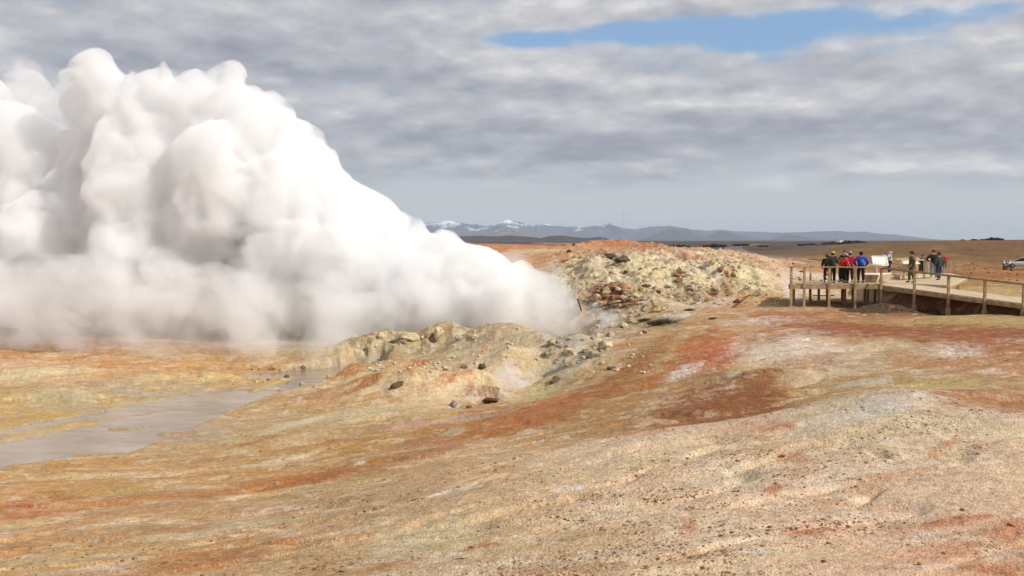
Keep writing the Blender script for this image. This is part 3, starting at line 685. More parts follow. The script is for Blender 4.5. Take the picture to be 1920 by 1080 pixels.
# ------------------------------------------------------------------ viewing platform
DZ = 1.5
def make_platform():
    org = Vector((18.5, 57, 0))
    root = empty('viewing_platform', org)
    tag(root, 'timber viewing platform on posts where most of the visitors stand', 'platform')
    FL = Vector((15.88, 57, DZ)); FR = Vector((21.2, 57, DZ)); BR = Vector((22.4, 61.0, DZ)); BL = Vector((17.1, 61.0, DZ))
    # boards
    s = Solid(); n = 38
    for i in range(n):
        a = i / n; b = (i + .93) / n
        p0 = FL.lerp(FR, a); p1 = FL.lerp(FR, b); q0 = BL.lerp(BR, a); q1 = BL.lerp(BR, b)
        s.prism([p + Vector((0, 0, -.05)) for p in (p0, p1, q1, q0)] + [p0, p1, q1, q0], 4)
    s.build('deck', M_DECK, root, org)
    s = Solid()
    for a, b in ((FL, FR), (BL, BR), (FL, BL), (FR, BR)):
        off = Vector((0, -.04 if a is FL and b is FR else 0, -.18))
        s.beam(a + off, b + off, .07, .24)
    for k in (.3, .6):
        s.beam(FL.lerp(BL, k) + Vector((0, 0, -.2)), FR.lerp(BR, k) + Vector((0, 0, -.2)), .07, .18)
    s.build('joist_frame', M_WOOD, root, org)
    # front posts carry the rail
    fx = [15.97, 16.72, 18.15, 19.63]
    for x in fx:
        g = gz(x, 57) - .1
        post('support_post', x, 56.91, g, DZ + .93, .12, M_WOOD, root, org)
        s = Solid(); s.beam((x, 56.91, g - .05), (x, 56.91, g + .16), .34, .3); s.build('footing', M_CONC, root, org)
    post('support_post', 21.12, 56.91, gz(21.1, 57) - .1, DZ + .93, .12, M_WOOD, root, org)
    for (u, D) in ((1489, 59), (1520, 59.6), (1536, 61), (1552, 59), (1580, 61), (1585, 59.2), (1600, 60), (1622, 61), (1628, 59.6), (1641, 60.8), (1651, 59.2)):
        x = MX(u, D); post('support_post', x, D, gz(x, D) - .1, DZ - .3, .13, M_WOOD, root, org)
    # rails
    RZ = DZ + .97
    s = Solid(); s.beam((15.82, 56.9, RZ), (21.2, 56.9, RZ - .03), .14, .07); s.build('handrail', M_WOOD, root, org)
    s = Solid(); s.beam((17.05, 61.0, RZ), (22.6, 61.0, RZ), .14, .07); s.build('handrail', M_WOOD2, root, org)
    s = Solid(); s.beam((15.9, 57.0, RZ - .001), (17.1, 61.0, RZ - .001), .12, .065); s.build('handrail', M_WOOD2, root, org)
    for x in (17.12, 18.3, 20.2, 22.35):
        post('rail_post', x, 61.0, DZ, RZ - .04, .1, M_WOOD2, root, org)
    s = Solid(); s.beam((16.85, 60.0, RZ + .05), (16.7, 60.0, RZ + .32), .16, .03); s.build('edge_board', M_PALE, root, org)
    # cross beam seen below the deck
    s = Solid(); s.beam((18.3, 60.5, .62), (19.6, 60.5, .62), .06, .06); s.build('brace', M_WOOD, root, org)
    return root
make_platform()

def make_upper_deck():
    """wide landing behind the ramp, with its railed corner"""
    org = Vector((25, 64, DZ))
    root = empty('upper_landing', org)
    tag(root, 'wide pale timber landing behind the ramp with railed corner and dark gap below', 'deck')
    poly = [(21.28, 57.1), (23.4, 58.6), (24.8, 56.75), (26.4, 59.5), (31.7, 69.3), (34.1, 77.5), (31.7, 76.5), (25.0, 70.0), (22.5, 61.0)]
    s = Solid()
    zt = DZ - .07
    s.prism([(x, y, zt - .14) for x, y in poly] + [(x, y, zt) for x, y in poly], len(poly))
    s.build('deck', M_DECK, root, org)
    s = Solid()
    for a, b in zip(poly[2:5], poly[3:6]):
        s.beam((a[0], a[1], zt - .2), (b[0], b[1], zt - .2), .08, .1)
    s.build('joist_frame', M_WOOD, root, org)
    for (x, y) in ((25.6, 58.9), (30.5, 68), (33, 76)):
        post('support_post', x, y, gz(x, y) - .1, zt - .14, .14, M_WOOD, root, org)
    # low plinth with railing round the far corner
    s = Solid(); P0 = at_z(1688, 523, DZ); P1 = at_z(1747, 519, DZ)
    px = [(P0.x, P0.y), (P1.x, P1.y), (P1.x + 1.2, P1.y + 4.5), (P0.x + 1.3, P0.y + 4.5)]
    s.prism([(x, y, DZ - .02) for x, y in px] + [(x, y, DZ + .2) for x, y in px], 4); s.build('plinth', M_WOOD2, root, org)
    top = DZ + 1.18
    (ax, ay), (bx, by), (cx, cy), (dx, dy) = px
    for nm, a, b in (('handrail', (ax, ay), (bx, by)), ('handrail', (bx, by), (cx, cy)), ('handrail', (dx, dy), (cx, cy)), ('handrail', (ax, ay), (dx, dy))):
        s = Solid(); s.beam((a[0], a[1], top), (b[0], b[1], top), .12, .07); s.build(nm, M_WOOD2, root, org)
    for k in (0, .2, .5, .75, 1.0):
        post('rail_post', ax + (bx - ax) * k, ay + (by - ay) * k, DZ + .2, top - .03, .1, M_WOOD2, root, org)
    for k in (.35, .7, 1):
        post('rail_post', bx + (cx - bx) * k, by + (cy - by) * k, DZ + .2, top - .03, .1, M_WOOD2, root, org)
    # wire mesh infill beyond
    s = Solid()
    a = Vector((31.8, 76.3, DZ - .07)); b = Vector((34.0, 77.3, DZ - .07))
    for i in range(33):
        p = a.lerp(b, i / 32); s.beam(p, p + Vector((0, 0, .9)), .008, .008)
    for i in range(11):
        s.beam(a + Vector((0, 0, i * .1)), b + Vector((0, 0, i * .09)), .008, .008)
    s.build('wire_mesh', M_METAL, root, org)
    for k in (0, 1): 
        p = a.lerp(b, k); post('rail_post', p.x, p.y, DZ, DZ + 1.05, .1, M_WOOD, root, org)
make_upper_deck()

def make_ramp():
    org = Vector((24.3, 54.8, 0))
    root = empty('boardwalk_ramp', org)
    tag(root, 'timber boardwalk ramp sloping down to the right edge with a single round rail', 'boardwalk')
    st = Vector((1.15, -1.7, -.155)); A = Vector((21.24, 57, DZ - .08)); N = 7
    back = Vector((2.3, 1.55, 0))
    w = lambda k: A + st * k
    s = Solid(); n = 7 * 13
    for i in range(n):
        a = 7 * i / n; b = 7 * (i + .92) / n
        p0, p1 = w(a), w(b)
        bk = back
        q0, q1 = p0 + bk, p1 + bk
        dn = Vector((0, 0, -.05))
        s.prism([p0 + dn, p1 + dn, q1 + dn, q0 + dn, p0, p1, q1, q0], 4)
    s.build('deck', M_DECK, root, org)
    s = Solid(); s.beam(w(0) + Vector((-.02, -.04, -.17)), w(7) + Vector((-.02, -.04, -.17)), .07, .22)
    s.beam(w(1.1) + back + Vector((0, 0, -.17)), w(7) + back + Vector((0, 0, -.17)), .07, .22)
    s.build('side_beam', M_WOOD, root, org)
    for k in range(1, 7):
        p = w(k) + Vector((-.06, -.1, 0)); g = gz(p.x, p.y)
        post('support_post', p.x, p.y, g - .15, p.z + .97, .12, M_WOOD, root, org)
        sd = Solid(); sd.beam((p.x - .02, p.y - .04, g - .1), (p.x - .02, p.y - .04, g + .5), .2, .16); sd.build('footing', M_WOOD, root, org)
        q = w(k) + back * .96
        if k % 2: post('support_post', q.x, q.y, gz(q.x, q.y) - .1, q.z - .1, .13, M_WOOD, root, org)
    # round rail
    bm = bmesh.new()
    a = w(0) + Vector((-.05, -.1, .98)); b = w(7) + Vector((-.05, -.1, .98)); d = b - a
    m = Matrix.Translation((a + b) / 2 - org) @ d.to_track_quat('Z', 'Y').to_matrix().to_4x4()
    bmesh.ops.create_cone(bm, cap_ends=True, segments=10, radius1=.062, radius2=.062, depth=d.length, matrix=m)
    me = bpy.data.meshes.new('handrail'); bm.to_mesh(me); bm.free(); link('handrail', me, M_WOOD, root, True)
make_ramp()

def make_bench():
    p = at_z(1622, 530, DZ); org = Vector((p.x, p.y, DZ))
    root = empty('wooden_box_seat', org); tag(root, 'trapezoid wooden box seat with brown end and pale sunlit side beside the railing', 'seat')
    a = at_z(1623, 529.5, DZ); b = at_z(1642, 530, DZ); c = at_z(1666, 526, DZ)
    h = .44
    s = Solid()
    at1 = Vector((a.x - .12, a.y, DZ + h)); bt = Vector((b.x + .12, b.y, DZ + h)); ct = Vector((c.x + .22, c.y + .1, DZ + h))
    bk = Vector((.8, 2.2, 0))
    s.prism([a, b, c, a + bk] + [at1, bt, ct, at1 + bk], 4)
    s.build('box', M_WOOD, root, org)
    s = Solid()
    off = Vector((.02, -.02, 0))
    s.prism([b + off, c + off, c + off + Vector((.05, .05, 0)), b + off + Vector((.05, .05, 0)), bt + off, ct + off, ct + off + Vector((.05, .05, 0)), bt + off + Vector((.05, .05, 0))], 4)
    s.build('sunlit_side', M_WOOD2, root, org)  # paler timber on this face puts the sunlight into its colour
    s = Solid(); z1 = Vector((0, 0, .035))
    s.prism([at1, bt, ct, at1 + bk, at1 + z1, bt + z1, ct + z1, at1 + bk + z1], 4); s.build('seat', M_PALE, root, org)
make_bench()

def make_board(u0, u1, v0, v1, D, name, label, lean=.6):
    a = at(u0, v1, D); b = at(u1, v1, D); w = b.x - a.x; z0 = a.z; h = at(u0, v0, D).z - z0
    org = Vector((a.x, D, DZ)); root = empty(name, org); tag(root, label, 'sign')
    dy = h * lean
    P = lambda x, k, o: Vector((a.x + x, D + dy * k - o, z0 + h * k))
    s = Solid(); s.prism([P(.06, .08, 0), P(w - .06, .08, 0), P(w - .06, .08, .03), P(.06, .08, .03), P(.06, .92, 0), P(w - .06, .92, 0), P(w - .06, .92, .03), P(.06, .92, .03)], 4)
    s.build('panel', M_PALE, root, org)
    s = Solid()
    for (x0, k0, x1, k1) in ((0, 0, w, 0), (0, 1, w, 1), (0, 0, 0, 1), (w, 0, w, 1)):
        s.beam(P(x0, k0, .015), P(x1, k1, .015), .07, .07)
    s.build('frame', M_PALE, root, org)
    for x in (.12, w - .12):
        post('leg', a.x + x, D + .05, DZ - .02, z0 + .12, .08, M_WOOD, root, org)
make_board(1638, 1665, 480.5, 497.5, 64.2, 'information_board', 'white framed information board leaning back beside the hooded visitor')
# low lectern seen nearly edge on
def make_lectern():
    a = at(1690, 495, 64); b = at(1722, 493.5, 64)
    org = Vector((a.x, 64, DZ)); root = empty('lectern_sign', org); tag(root, 'low flat lectern sign seen almost edge on in front of olive jacket visitor', 'sign')
    s = Solid(); s.prism([(a.x, 63.7, a.z), (b.x, 63.7, a.z), (b.x + .1, 64.7, a.z + .17), (a.x + .25, 64.7, a.z + .17), (a.x, 63.7, a.z + .05), (b.x, 63.7, a.z + .05), (b.x + .1, 64.7, a.z + .22), (a.x + .25, 64.7, a.z + .22)], 4)
    s.build('panel', M_PALE, root, org)
    for x in (a.x + .25, b.x - .2): post('leg', x, 64.2, DZ, a.z + .03, .09, M_WOOD2, root, org)
make_lectern()

# ------------------------------------------------------------------ people
def skin_obj(name, J, E, mat, parent, root=0, sub=1):
    """J: list of (x, y, z, r); one continuous skinned surface"""
    me = bpy.data.meshes.new(name)
    me.from_pydata([j[:3] for j in J], E, [])
    o = bpy.data.objects.new(name, me); COL.objects.link(o)
    o.modifiers.new('skin', 'SKIN').use_smooth_shade = True
    sv = me.skin_vertices[0].data
    for i, j in enumerate(J):
        sv[i].radius = (j[3], j[3] if len(j) < 5 else j[4]); sv[i].use_root = (i == root)
    s = o.modifiers.new('sub', 'SUBSURF'); s.levels = sub; s.render_levels = sub
    dg = bpy.context.evaluated_depsgraph_get()
    m2 = bpy.data.meshes.new_from_object(o.evaluated_get(dg)); m2.name = name
    bpy.data.objects.remove(o); bpy.data.meshes.remove(me)
    return link(name, m2, mat, parent, True)

def blob_obj(name, c, r, mat, parent, seg=12):
    bm = bmesh.new(); bmesh.ops.create_uvsphere(bm, u_segments=seg, v_segments=8, radius=1, matrix=Matrix.Translation(c) @ Matrix.Diagonal((*r, 1)))
    me = bpy.data.meshes.new(name); bm.to_mesh(me); bm.free(); return link(name, me, mat, parent, True)

ARM = {  # elbow and wrist offsets from the shoulder for the right side (x out)
    'down': ((.07, -.02, -.28), (.08, .05, -.53)),
    'pocket': ((.13, -.10, -.26), (.03, .06, -.44)),
    'front': ((.09, .02, -.27), (-.04, .25, -.24)),
    'phone': ((.08, .12, -.22), (-.06, .30, .02)),
    'hip': ((.20, -.06, -.24), (.03, .05, -.40)),
    'rail': ((.09, .10, -.26), (.06, .34, -.30)),
}
def person(loc, rz, h, label, jacket, trousers, arms=('down', 'down'), hat=None, hair=True, hood=None, pack=None, lean=0.0, stride=0.0, long=0.0, group=None, shoes=(40, 34, 32), hat_kind='beanie', collar=None, extra=None, bulk=1.14):
    s = h / 1.76
    root = empty('person', loc, rz); tag(root, label, 'person', group)
    root.scale = (s * bulk, s * bulk, s)
    def Y(z): return math.tan(lean) * max(z - .95, 0)
    def leg(sx):
        f = stride * sx
        return [(sx * .09, 0, .90), (sx * .115, .03 + f * .45, .50), (sx * .12, -.02 + f, .09)]
    sh = {}
    for i, sx in enumerate((-1, 1)):
        e, w = ARM[arms[i]]
        S = Vector((sx * .185, Y(1.42), 1.43)); El = S + Vector((sx * e[0], e[1], e[2])); Wr = S + Vector((sx * w[0], w[1], w[2]))
        sh[sx] = (S, El, Wr)
    # body
    J = [(0, 0, .95, .12), (0, Y(1.12), 1.12, .115), (0, Y(1.32), 1.32, .135), (0, Y(1.47), 1.48, .05), (0, Y(1.56) + .005, 1.56, .066), (0, Y(1.64) + .01, 1.645, .086), (0, Y(1.7) + .0, 1.705, .062)]
    E = [(0, 1), (1, 2), (2, 3), (3, 4), (4, 5), (5, 6)]
    hy = Y(1.62)
    J += [(0, hy + .10, 1.635, .014)]; E += [(5, 7)]
    for sx in (-1, 1):
        S, El, Wr = sh[sx]; k = len(J)
        d = (Wr - El).normalized(); side = Vector((-sx, 0, 0)); side = (side - d * side.dot(d)).normalized(); nrm = d.cross(side)
        J += [(*S, .055), (*El, .040), (*Wr, .026), (*(Wr + d * .06), .024)]
        E += [(2, k), (k, k + 1), (k + 1, k + 2), (k + 2, k + 3)]
        pm = k + 3
        for q, (o, L) in enumerate(((-.030, .070), (-.010, .085), (.010, .080), (.030, .062))):
            i0 = len(J); b0 = Wr + d * .10 + nrm * o; b1 = b0 + d * L * .5 + side * .008; b2 = b0 + d * L + side * .03
            J += [(*b0, .0095), (*b1, .0085), (*b2, .007)]; E += [(pm, i0), (i0, i0 + 1), (i0 + 1, i0 + 2)]
        i0 = len(J); t0 = Wr + d * .05 + side * .03; t1 = t0 + d * .045 + side * .02
        J += [(*t0, .011), (*t1, .009)]; E += [(k + 2, i0), (i0, i0 + 1)]
        L = leg(sx); k = len(J)
        J += [(*L[0], .075), (*L[1], .050), (*L[2], .036), (L[2][0], L[2][1] + .13, .04, .030)]
        E += [(0, k), (k, k + 1), (k + 1, k + 2), (k + 2, k + 3)]
    skin_obj('body', J, E, M_SKIN, root)
    for sx in (-1, 1):
        blob_obj('eye', (sx * .03, hy + .086, 1.655), (.012, .008, .009), M_EYE, root, 8)
    # trousers
    J = [(0, 0, .93, .125)]; E = []
    for sx in (-1, 1):
        L = leg(sx); k = len(J)
        J += [(*L[0], .112), (*L[1], .086), (L[2][0], L[2][1], .12, .068)]
        E += [(0, k), (k, k + 1), (k + 1, k + 2)]
    skin_obj('trousers', J, E, cloth(*trousers), root)
    for sx in (-1, 1):
        L = leg(sx)
        skin_obj('shoe', [(L[2][0], L[2][1] - .04, .06, .05), (L[2][0], L[2][1] + .08, .045, .045), (L[2][0] + sx * .015, L[2][1] + .17, .035, .033)], [(0, 1), (1, 2)], cloth(*shoes), root)
    # jacket
    J = [(0, 0, .86 - long, .172 + long * .1), (0, Y(1.1), 1.06, .168), (0, Y(1.33), 1.32, .188), (0, Y(1.46), 1.47, .085)]; E = [(0, 1), (1, 2), (2, 3)]
    for sx in (-1, 1):
        S, El, Wr = sh[sx]; k = len(J)
        J += [(*S, .095), (*El, .075), (*(Wr - (Wr - El) * .06), .052)]; E += [(2, k), (k, k + 1), (k + 1, k + 2)]
    skin_obj('jacket', J, E, cloth(*jacket), root)
    if collar: skin_obj('collar', [(0, Y(1.5) - .02, 1.47, .09), (0, Y(1.5) - .03, 1.53, .075)], [(0, 1)], cloth(*collar), root)
    if hood:
        skin_obj('hood', [(0, hy - .04, 1.49, .10), (0, hy - .035, 1.62, .118), (0, hy - .03, 1.71, .09)], [(0, 1), (1, 2)], cloth(*hood), root)
    elif hat:
        if hat_kind == 'beanie': blob_obj('hat', (0, hy - .01, 1.715), (.105, .115, .085), cloth(*hat), root)
        else:
            bm = bmesh.new(); bmesh.ops.create_uvsphere(bm, u_segments=12, v_segments=8, radius=1, matrix=Matrix.Translation((0, hy - .005, 1.72)) @ Matrix.Diagonal((.1, .112, .065, 1)))
            bmesh.ops.create_uvsphere(bm, u_segments=12, v_segments=6, radius=1, matrix=Matrix.Translation((0, hy + .11, 1.70)) @ Matrix.Diagonal((.07, .08, .012, 1)))
            me = bpy.data.meshes.new('cap'); bm.to_mesh(me); bm.free(); link('cap', me, cloth(*hat), root, True)
    if hair and not hood: blob_obj('hair', (0, hy - .028, 1.655 if hat else 1.675), (.098, .088, .10), M_HAIR, root)
    if pack:
        skin_obj('backpack', [(0, Y(1.2) - .19, 1.02, .11), (0, Y(1.3) - .20, 1.20, .13), (0, Y(1.4) - .19, 1.36, .11)], [(0, 1), (1, 2)], cloth(*pack), root)
    if extra: extra(root)
    return root

def foot(u, v, z=DZ): return at_z(u, v, z)
def atx(u, D, z): return Vector((MX(u, D), D, z))
R_ = math.radians
person(atx(1561, 57.55, DZ), R_(8), 1.82, 'person in yellow beanie and dark olive jacket seen from behind at the front rail', (52, 54, 38), (24, 22, 24), ('hip', 'front'), hat=(228, 200, 60), stride=.05, collar=(110, 104, 80))
person(atx(1551, 58.6, DZ), R_(-30), 1.66, 'person in black mostly hidden behind the yellow beanie visitor, brown trousers showing', (34, 32, 34), (62, 44, 36), ('down', 'down'), hair=True, stride=.06)
person(atx(1578.5, 59.2, DZ), R_(20), 1.62, 'dark haired person in yellow jacket standing inside the group of visitors', (205, 170, 60), (40, 34, 34), ('front', 'front'), extra=lambda r: None)
person(atx(1583.5, 60.2, DZ), R_(150), 1.88, 'tallest brown haired person at the back of the group facing the camera', (92, 62, 50), (42, 40, 46), ('down', 'down'))
person(atx(1587.5, 57.75, DZ), R_(25), 1.68, 'person in red jacket with white stripe and grey beanie leaning on front rail', (205, 28, 34), (20, 20, 28), ('hip', 'rail'), hat=(205, 205, 208), lean=.06, collar=(150, 140, 132), stride=.04,
       extra=lambda r: skin_obj('stripe', [(-.02, -.155, 1.30, .012), (.03, -.16, 1.15, .014), (.09, -.155, 1.02, .013)], [(0, 1), (1, 2)], cloth(230, 226, 225), r))
person(atx(1593.5, 58.9, DZ), R_(-20), 1.80, 'person in red jacket and grey cap standing behind the striped red jacket', (212, 30, 36), (74, 34, 40), ('down', 'down'), hat=(165, 165, 172), stride=.06)
person(atx(1614.5, 57.6, DZ), R_(-8), 1.80, 'person in blue jacket and black hat carrying bright blue backpack', (36, 72, 185), (34, 30, 40), ('hip', 'pocket'), hat=(28, 26, 44), pack=(52, 138, 225), collar=(44, 92, 205), stride=.02)
person(atx(1667.5, 73.0, DZ + .02), R_(70), 1.70, 'person in pale hooded jacket raising a phone beside the white board', (222, 222, 236), (58, 46, 52), ('phone', 'phone'), hood=(214, 214, 230), bulk=1.4)
person(atx(1709.5, 58.3, DZ), R_(80), 1.84, 'person in olive brown jacket and brown cap with hands in pockets behind the rail', (118, 98, 52), (86, 88, 66), ('pocket', 'pocket'), hat=(112, 62, 42), hat_kind='cap', collar=(168, 148, 98), stride=.10)
person(atx(1727.5, 70.5, DZ), R_(200), 1.46, 'shortest person in dark top bending behind the low lectern sign', (62, 56, 52), (50, 40, 36), ('front', 'front'), lean=.25)
person(atx(1750.5, 66.5, DZ), R_(165), 1.80, 'person in black jacket and light blue jeans with elbows out', (38, 36, 42), (128, 152, 180), ('hip', 'hip'), hat=(38, 30, 32), hair=False, collar=(100, 48, 62))
person(atx(1760.5, 62.2, DZ), R_(20), 1.72, 'person in long dark grey coat, dark cap and navy jeans beside the black jacket', (72, 72, 68), (52, 66, 98), ('down', 'down'), hat=(60, 44, 36), hat_kind='cap', long=.12, stride=.08, shoes=(96, 60, 44))
zz_ = gz(MX(1771.5, 118), 118)
person(atx(1771.5, 118, zz_), R_(150), 1.66, 'distant person in bright red jacket walking on the ground beyond the landing', (222, 32, 36), (44, 38, 40), ('front', 'front'), hood=(222, 40, 42))

# ------------------------------------------------------------------ rocks
def rock_mesh(name, seed, sub=3, flat=.75, cuts=7, rough=.10):
    rg = np.random.default_rng(seed)
    bm = bmesh.new(); bmesh.ops.create_icosphere(bm, subdivisions=sub, radius=1)
    P = np.array([v.co[:] for v in bm.verts])
    for k in range(cuts):      # broken faces
        n = rg.normal(size=3); n /= np.linalg.norm(n); d = rg.uniform(.45, .85)
        over = P @ n - d
        P = P - np.where(over > 0, over, 0)[:, None] * n * .92
    P = P * (1 + rough * vnoise3(P * 2.3 + seed, seed)[:, None] + rough * .5 * vnoise3(P * 6 + seed, seed + 3)[:, None])
    P = P * np.array([rg.uniform(.85, 1.25), rg.uniform(.8, 1.15), flat * rg.uniform(.8, 1.2)])
    Fc = np.array([[v.index for v in f.verts] for f in bm.faces]); bm.free()
    me = np_mesh(name, P, Fc)
    me.polygons.foreach_set('use_smooth', np.zeros(len(Fc), bool))
    return me

def rock_mat(name, c1, c2, c3, sc_=2.0):
    m, t, out = new_mat(name)
    p = t.n('ShaderNodeBsdfPrincipled'); p.inputs['Roughness'].default_value = .92; p.inputs['Specular IOR Level'].default_value = .2
    g = t.n('ShaderNodeNewGeometry'); pos = g.outputs['Position']
    oi = t.n('ShaderNodeObjectInfo')
    n1 = t.noise(pos, sc_, 5, .65); n2 = t.noise(pos, sc_ * 4, 5, .7)
    c = t.mix(t.sstep(n1, .38, .62), c1, c2); c = t.mix(t.math('MULTIPLY', t.sstep(n2, .45, .68), .8), c, c3)
    k = t.math('MULTIPLY_ADD', oi.outputs['Random'], .5, .75); kc = t.n('ShaderNodeCombineColor')
    for i in range(3): t.l(k, kc.inputs[i])
    t.l(t.mix(1.0, c, kc.outputs[0], 'MULTIPLY'), p.inputs['Base Color'])
    b = t.n('ShaderNodeBump'); b.inputs['Strength'].default_value = .8; b.inputs['Distance'].default_value = .06
    t.l(n2, b.inputs['Height']); t.l(b.outputs[0], p.inputs['Normal'])
    t.l(p.outputs[0], out.inputs[0])
    return m
MR_PALE = rock_mat('pale_crusted_rock', srgb(218, 202, 164, .85), srgb(186, 164, 126, .85), srgb(120, 98, 74, .8))
MR_YEL = rock_mat('sulphur_rock', srgb(208, 196, 146, .8), srgb(176, 150, 96, .8), srgb(132, 100, 66, .8))
MR_GREY = rock_mat('grey_rock', srgb(204, 194, 174, .8), srgb(178, 166, 144, .8), srgb(136, 120, 100, .8))
MR_OCH = rock_mat('ochre_rock', srgb(172, 130, 88, .8), srgb(148, 104, 68, .8), srgb(106, 70, 50, .8))
MR_DARK = rock_mat('dark_rock', srgb(118, 102, 80, .8), srgb(88, 74, 58, .8), srgb(120, 104, 76, .8))
MR_RED = rock_mat('red_rock', srgb(132, 78, 54, .8), srgb(108, 66, 48, .8), srgb(88, 58, 44, .8))
MR_LAVA = rock_mat('lava_rock', srgb(52, 46, 42, .8), srgb(36, 32, 32, .8), srgb(78, 72, 54, .8), .4)
def variants(tagname, mat, n, **kw):
    out = []
    for i in range(n):
        me = rock_mesh(tagname, 100 + i * 7 + len(tagname), **kw); me.materials.append(mat); out.append(me)
    return out
RV = {'pale': variants('rock_pale', MR_PALE, 5), 'yel': variants('rock_yellow', MR_YEL, 4), 'grey': variants('rock_grey', MR_GREY, 5), 'och': variants('rock_ochre', MR_OCH, 5), 'dark': variants('rock_dark', MR_DARK, 3, rough=.22), 'red': variants('rock_red', MR_RED, 2), 'lava': variants('rock_lava', MR_LAVA, 4, sub=3, rough=.35, flat=.9)}
def place_rock(name, x, y, r, kind, label, cat, group=None, sq=(1, 1, 1), sink=.3, rot=None, z=None):
    me = random.choice(RV[kind])
    o = bpy.data.objects.new(name, me); COL.objects.link(o)
    o.scale = (r * sq[0], r * sq[1], r * sq[2]); o.rotation_euler = rot or (random.uniform(-.4, .4), random.uniform(-.4, .4), random.uniform(0, 6.28))
    o.location = (x, y, (gz(x, y) if z is None else z) + r * sq[2] * (.75 - sink) * .6)
    tag(o, label, cat, group); return o
def rock_at(u, v, rpx, kind, label, name='boulder', cat='boulder', **kw):
    x, D = hit(u, v); return place_rock(name, x, D, rpx * D / F, kind, label, cat, **kw)

rock_at(743, 726, 15, 'dark', 'dark mottled boulder leaning on the tan slope left of the red scar', sq=(1, .8, .75), rot=(0, -.5, .2))
rock_at(920, 756, 19, 'red', 'broad dark red boulder at the foot of the puffing pit', sq=(1.2, .8, .6))
rock_at(1166, 552, 9, 'red', 'dark red-brown rounded boulder above the ochre rocks', sq=(.8, .8, 1.1))
rock_at(822, 636, 17, 'pale', 'tall knobbly grey-brown rock crowning the middle outcrop', sq=(1.1, .8, 1.1), sink=.0)
rock_at(765, 640, 18, 'pale', 'peaked tan rock at left end of the middle outcrop', sq=(1.2, .8, 1.0), sink=.1)
rock_at(1168, 492, 13, 'dark', 'dark brown crag on top of the pale rubble hill', sq=(1.3, .8, .9))
rock_at(1148, 484, 10, 'dark', 'smaller dark crag left of the crag on the rubble hill', sq=(1.3, .8, .7))
rock_at(1040, 716, 12, 'dark', 'rough dark olive rock beside the steaming pit', sq=(1, .8, .8))
rock_at(1147, 692, 10, 'dark', 'small dark rock sitting in the red-brown slope hollow', sq=(1, .8, .7))
rock_at(988, 712, 9, 'pale', 'knobbly tan rock left of the rough dark olive rock', sq=(1, .8, .9))
rock_at(1278, 512, 12, 'pale', 'large grey-brown rock halfway up the pale rubble hill', sq=(1.2, .9, .8))
rock_at(1351, 511, 8, 'och', 'brown rock on the yellow right flank of the rubble hill')
rock_at(1382, 568, 7, 'red', 'small dark red rock at the foot of the rubble hill')
rock_at(890, 634, 8, 'pale', 'brownish knobbly rock at right end of the middle outcrop')
rock_at(850, 762, 9, 'grey', 'white and pink crusted stone below the red-white mound', name='stone', cat='rock')
rock_at(880, 765, 7, 'och', 'little brown stone right of the white crusted stone', name='stone', cat='rock')
rock_at(835, 694, 8, 'grey', 'pale rounded stone left of a row on the cream mound', name='stone', cat='rock')
rock_at(872, 690, 9, 'grey', 'pale rounded stone nearest the dark split rock', name='stone', cat='rock')
rock_at(903, 692, 10, 'dark', 'dark split rock at the foot of the yellow-green dome', name='rock', cat='rock', sq=(.7, .8, 1.1))
rock_at(960, 918, 1.5, 'och', 'tiny brown stone in the middle of the pebbly slope', name='stone', cat='rock')
for (u, v, r, l) in ((1805, 957, 6, 'dark brown clod standing out on the pink pebbly foreground slope'), (1468, 857, 7, 'wedge-shaped dark clod beside the orange smear'), (1556, 866, 4, 'small dark clod on the pebbly slope right of the orange smear'), (1352, 1004, 5, 'dark clod at the edge of the pale foreground rill'), (1443, 988, 5, 'dark clod left of the long red foreground smear'), (1590, 988, 5, 'dark clod right of the long red foreground smear'),
                     (1895, 988, 6, 'dark reddish clod near the right foreground edge'), (1212, 1066, 6, 'dark clod near the bottom centre of the foreground'), (1318, 1068, 5, 'clod at the bottom edge right of centre'), (1725, 1060, 6, 'brown clod on the pale strip near the bottom edge'), (1545, 1055, 5, 'brown clod on the pale strip near bottom centre right'), (885, 1028, 5, 'dark red clod in the small orange scar near bottom')):
    rock_at(u, v, r, 'och', l, name='clod', cat='rock', sq=(1.2, 1, .8))

def scatter(n, u0, u1, v0, v1, kinds, r0, r1, name, cat, label, group, cond=None, pw=2.2, sq=(1, 1, 1), seed=1):
    random.seed(seed); k = 0; tries = 0
    while k < n and tries < n * 12:
        tries += 1
        u = random.uniform(u0, u1); v = random.uniform(v0, v1)
        if cond and not cond(u, v): continue
        x, D = hit(u, v)
        r = r0 + (r1 - r0) * random.random() ** pw
        kind = random.choice(kinds)
        place_rock(name, x, D, r, kind, label, cat, group, sq, .62)
        k += 1
    random.seed(7)
scatter(110, 1050, 1480, 484, 590, ['pale', 'pale', 'yel', 'yel', 'grey', 'pale', 'och'], .10, .36, 'boulder', 'boulder', 'angular pale and brown boulder among the rubble on the hill behind the vent', 'rubble boulders behind the vent', cond=lambda u, v: abs(u - 1200) < 210 * (1 - .5 * abs(v - 530) / 60) and float(fbm(np.array([u * .02]), np.array([v * .05]), 3, 91)[0]) > -.02, seed=3, sq=(1.1, .9, .8))
scatter(42, 1108, 1185, 536, 580, ['och', 'och', 'pale'], .14, .36, 'boulder', 'boulder', 'ochre brown angular boulder stacked at the upper edge of the vent', 'ochre boulders by the vent', seed=5)
scatter(44, 1020, 1215, 585, 685, ['grey', 'pale', 'pale'], .10, .40, 'boulder', 'boulder', 'grey-white boulder in the steaming gully below the vent', 'grey boulders in the gully', cond=lambda u, v: abs((v - 685) - (u - 1020) * -.5) < 34, seed=6)
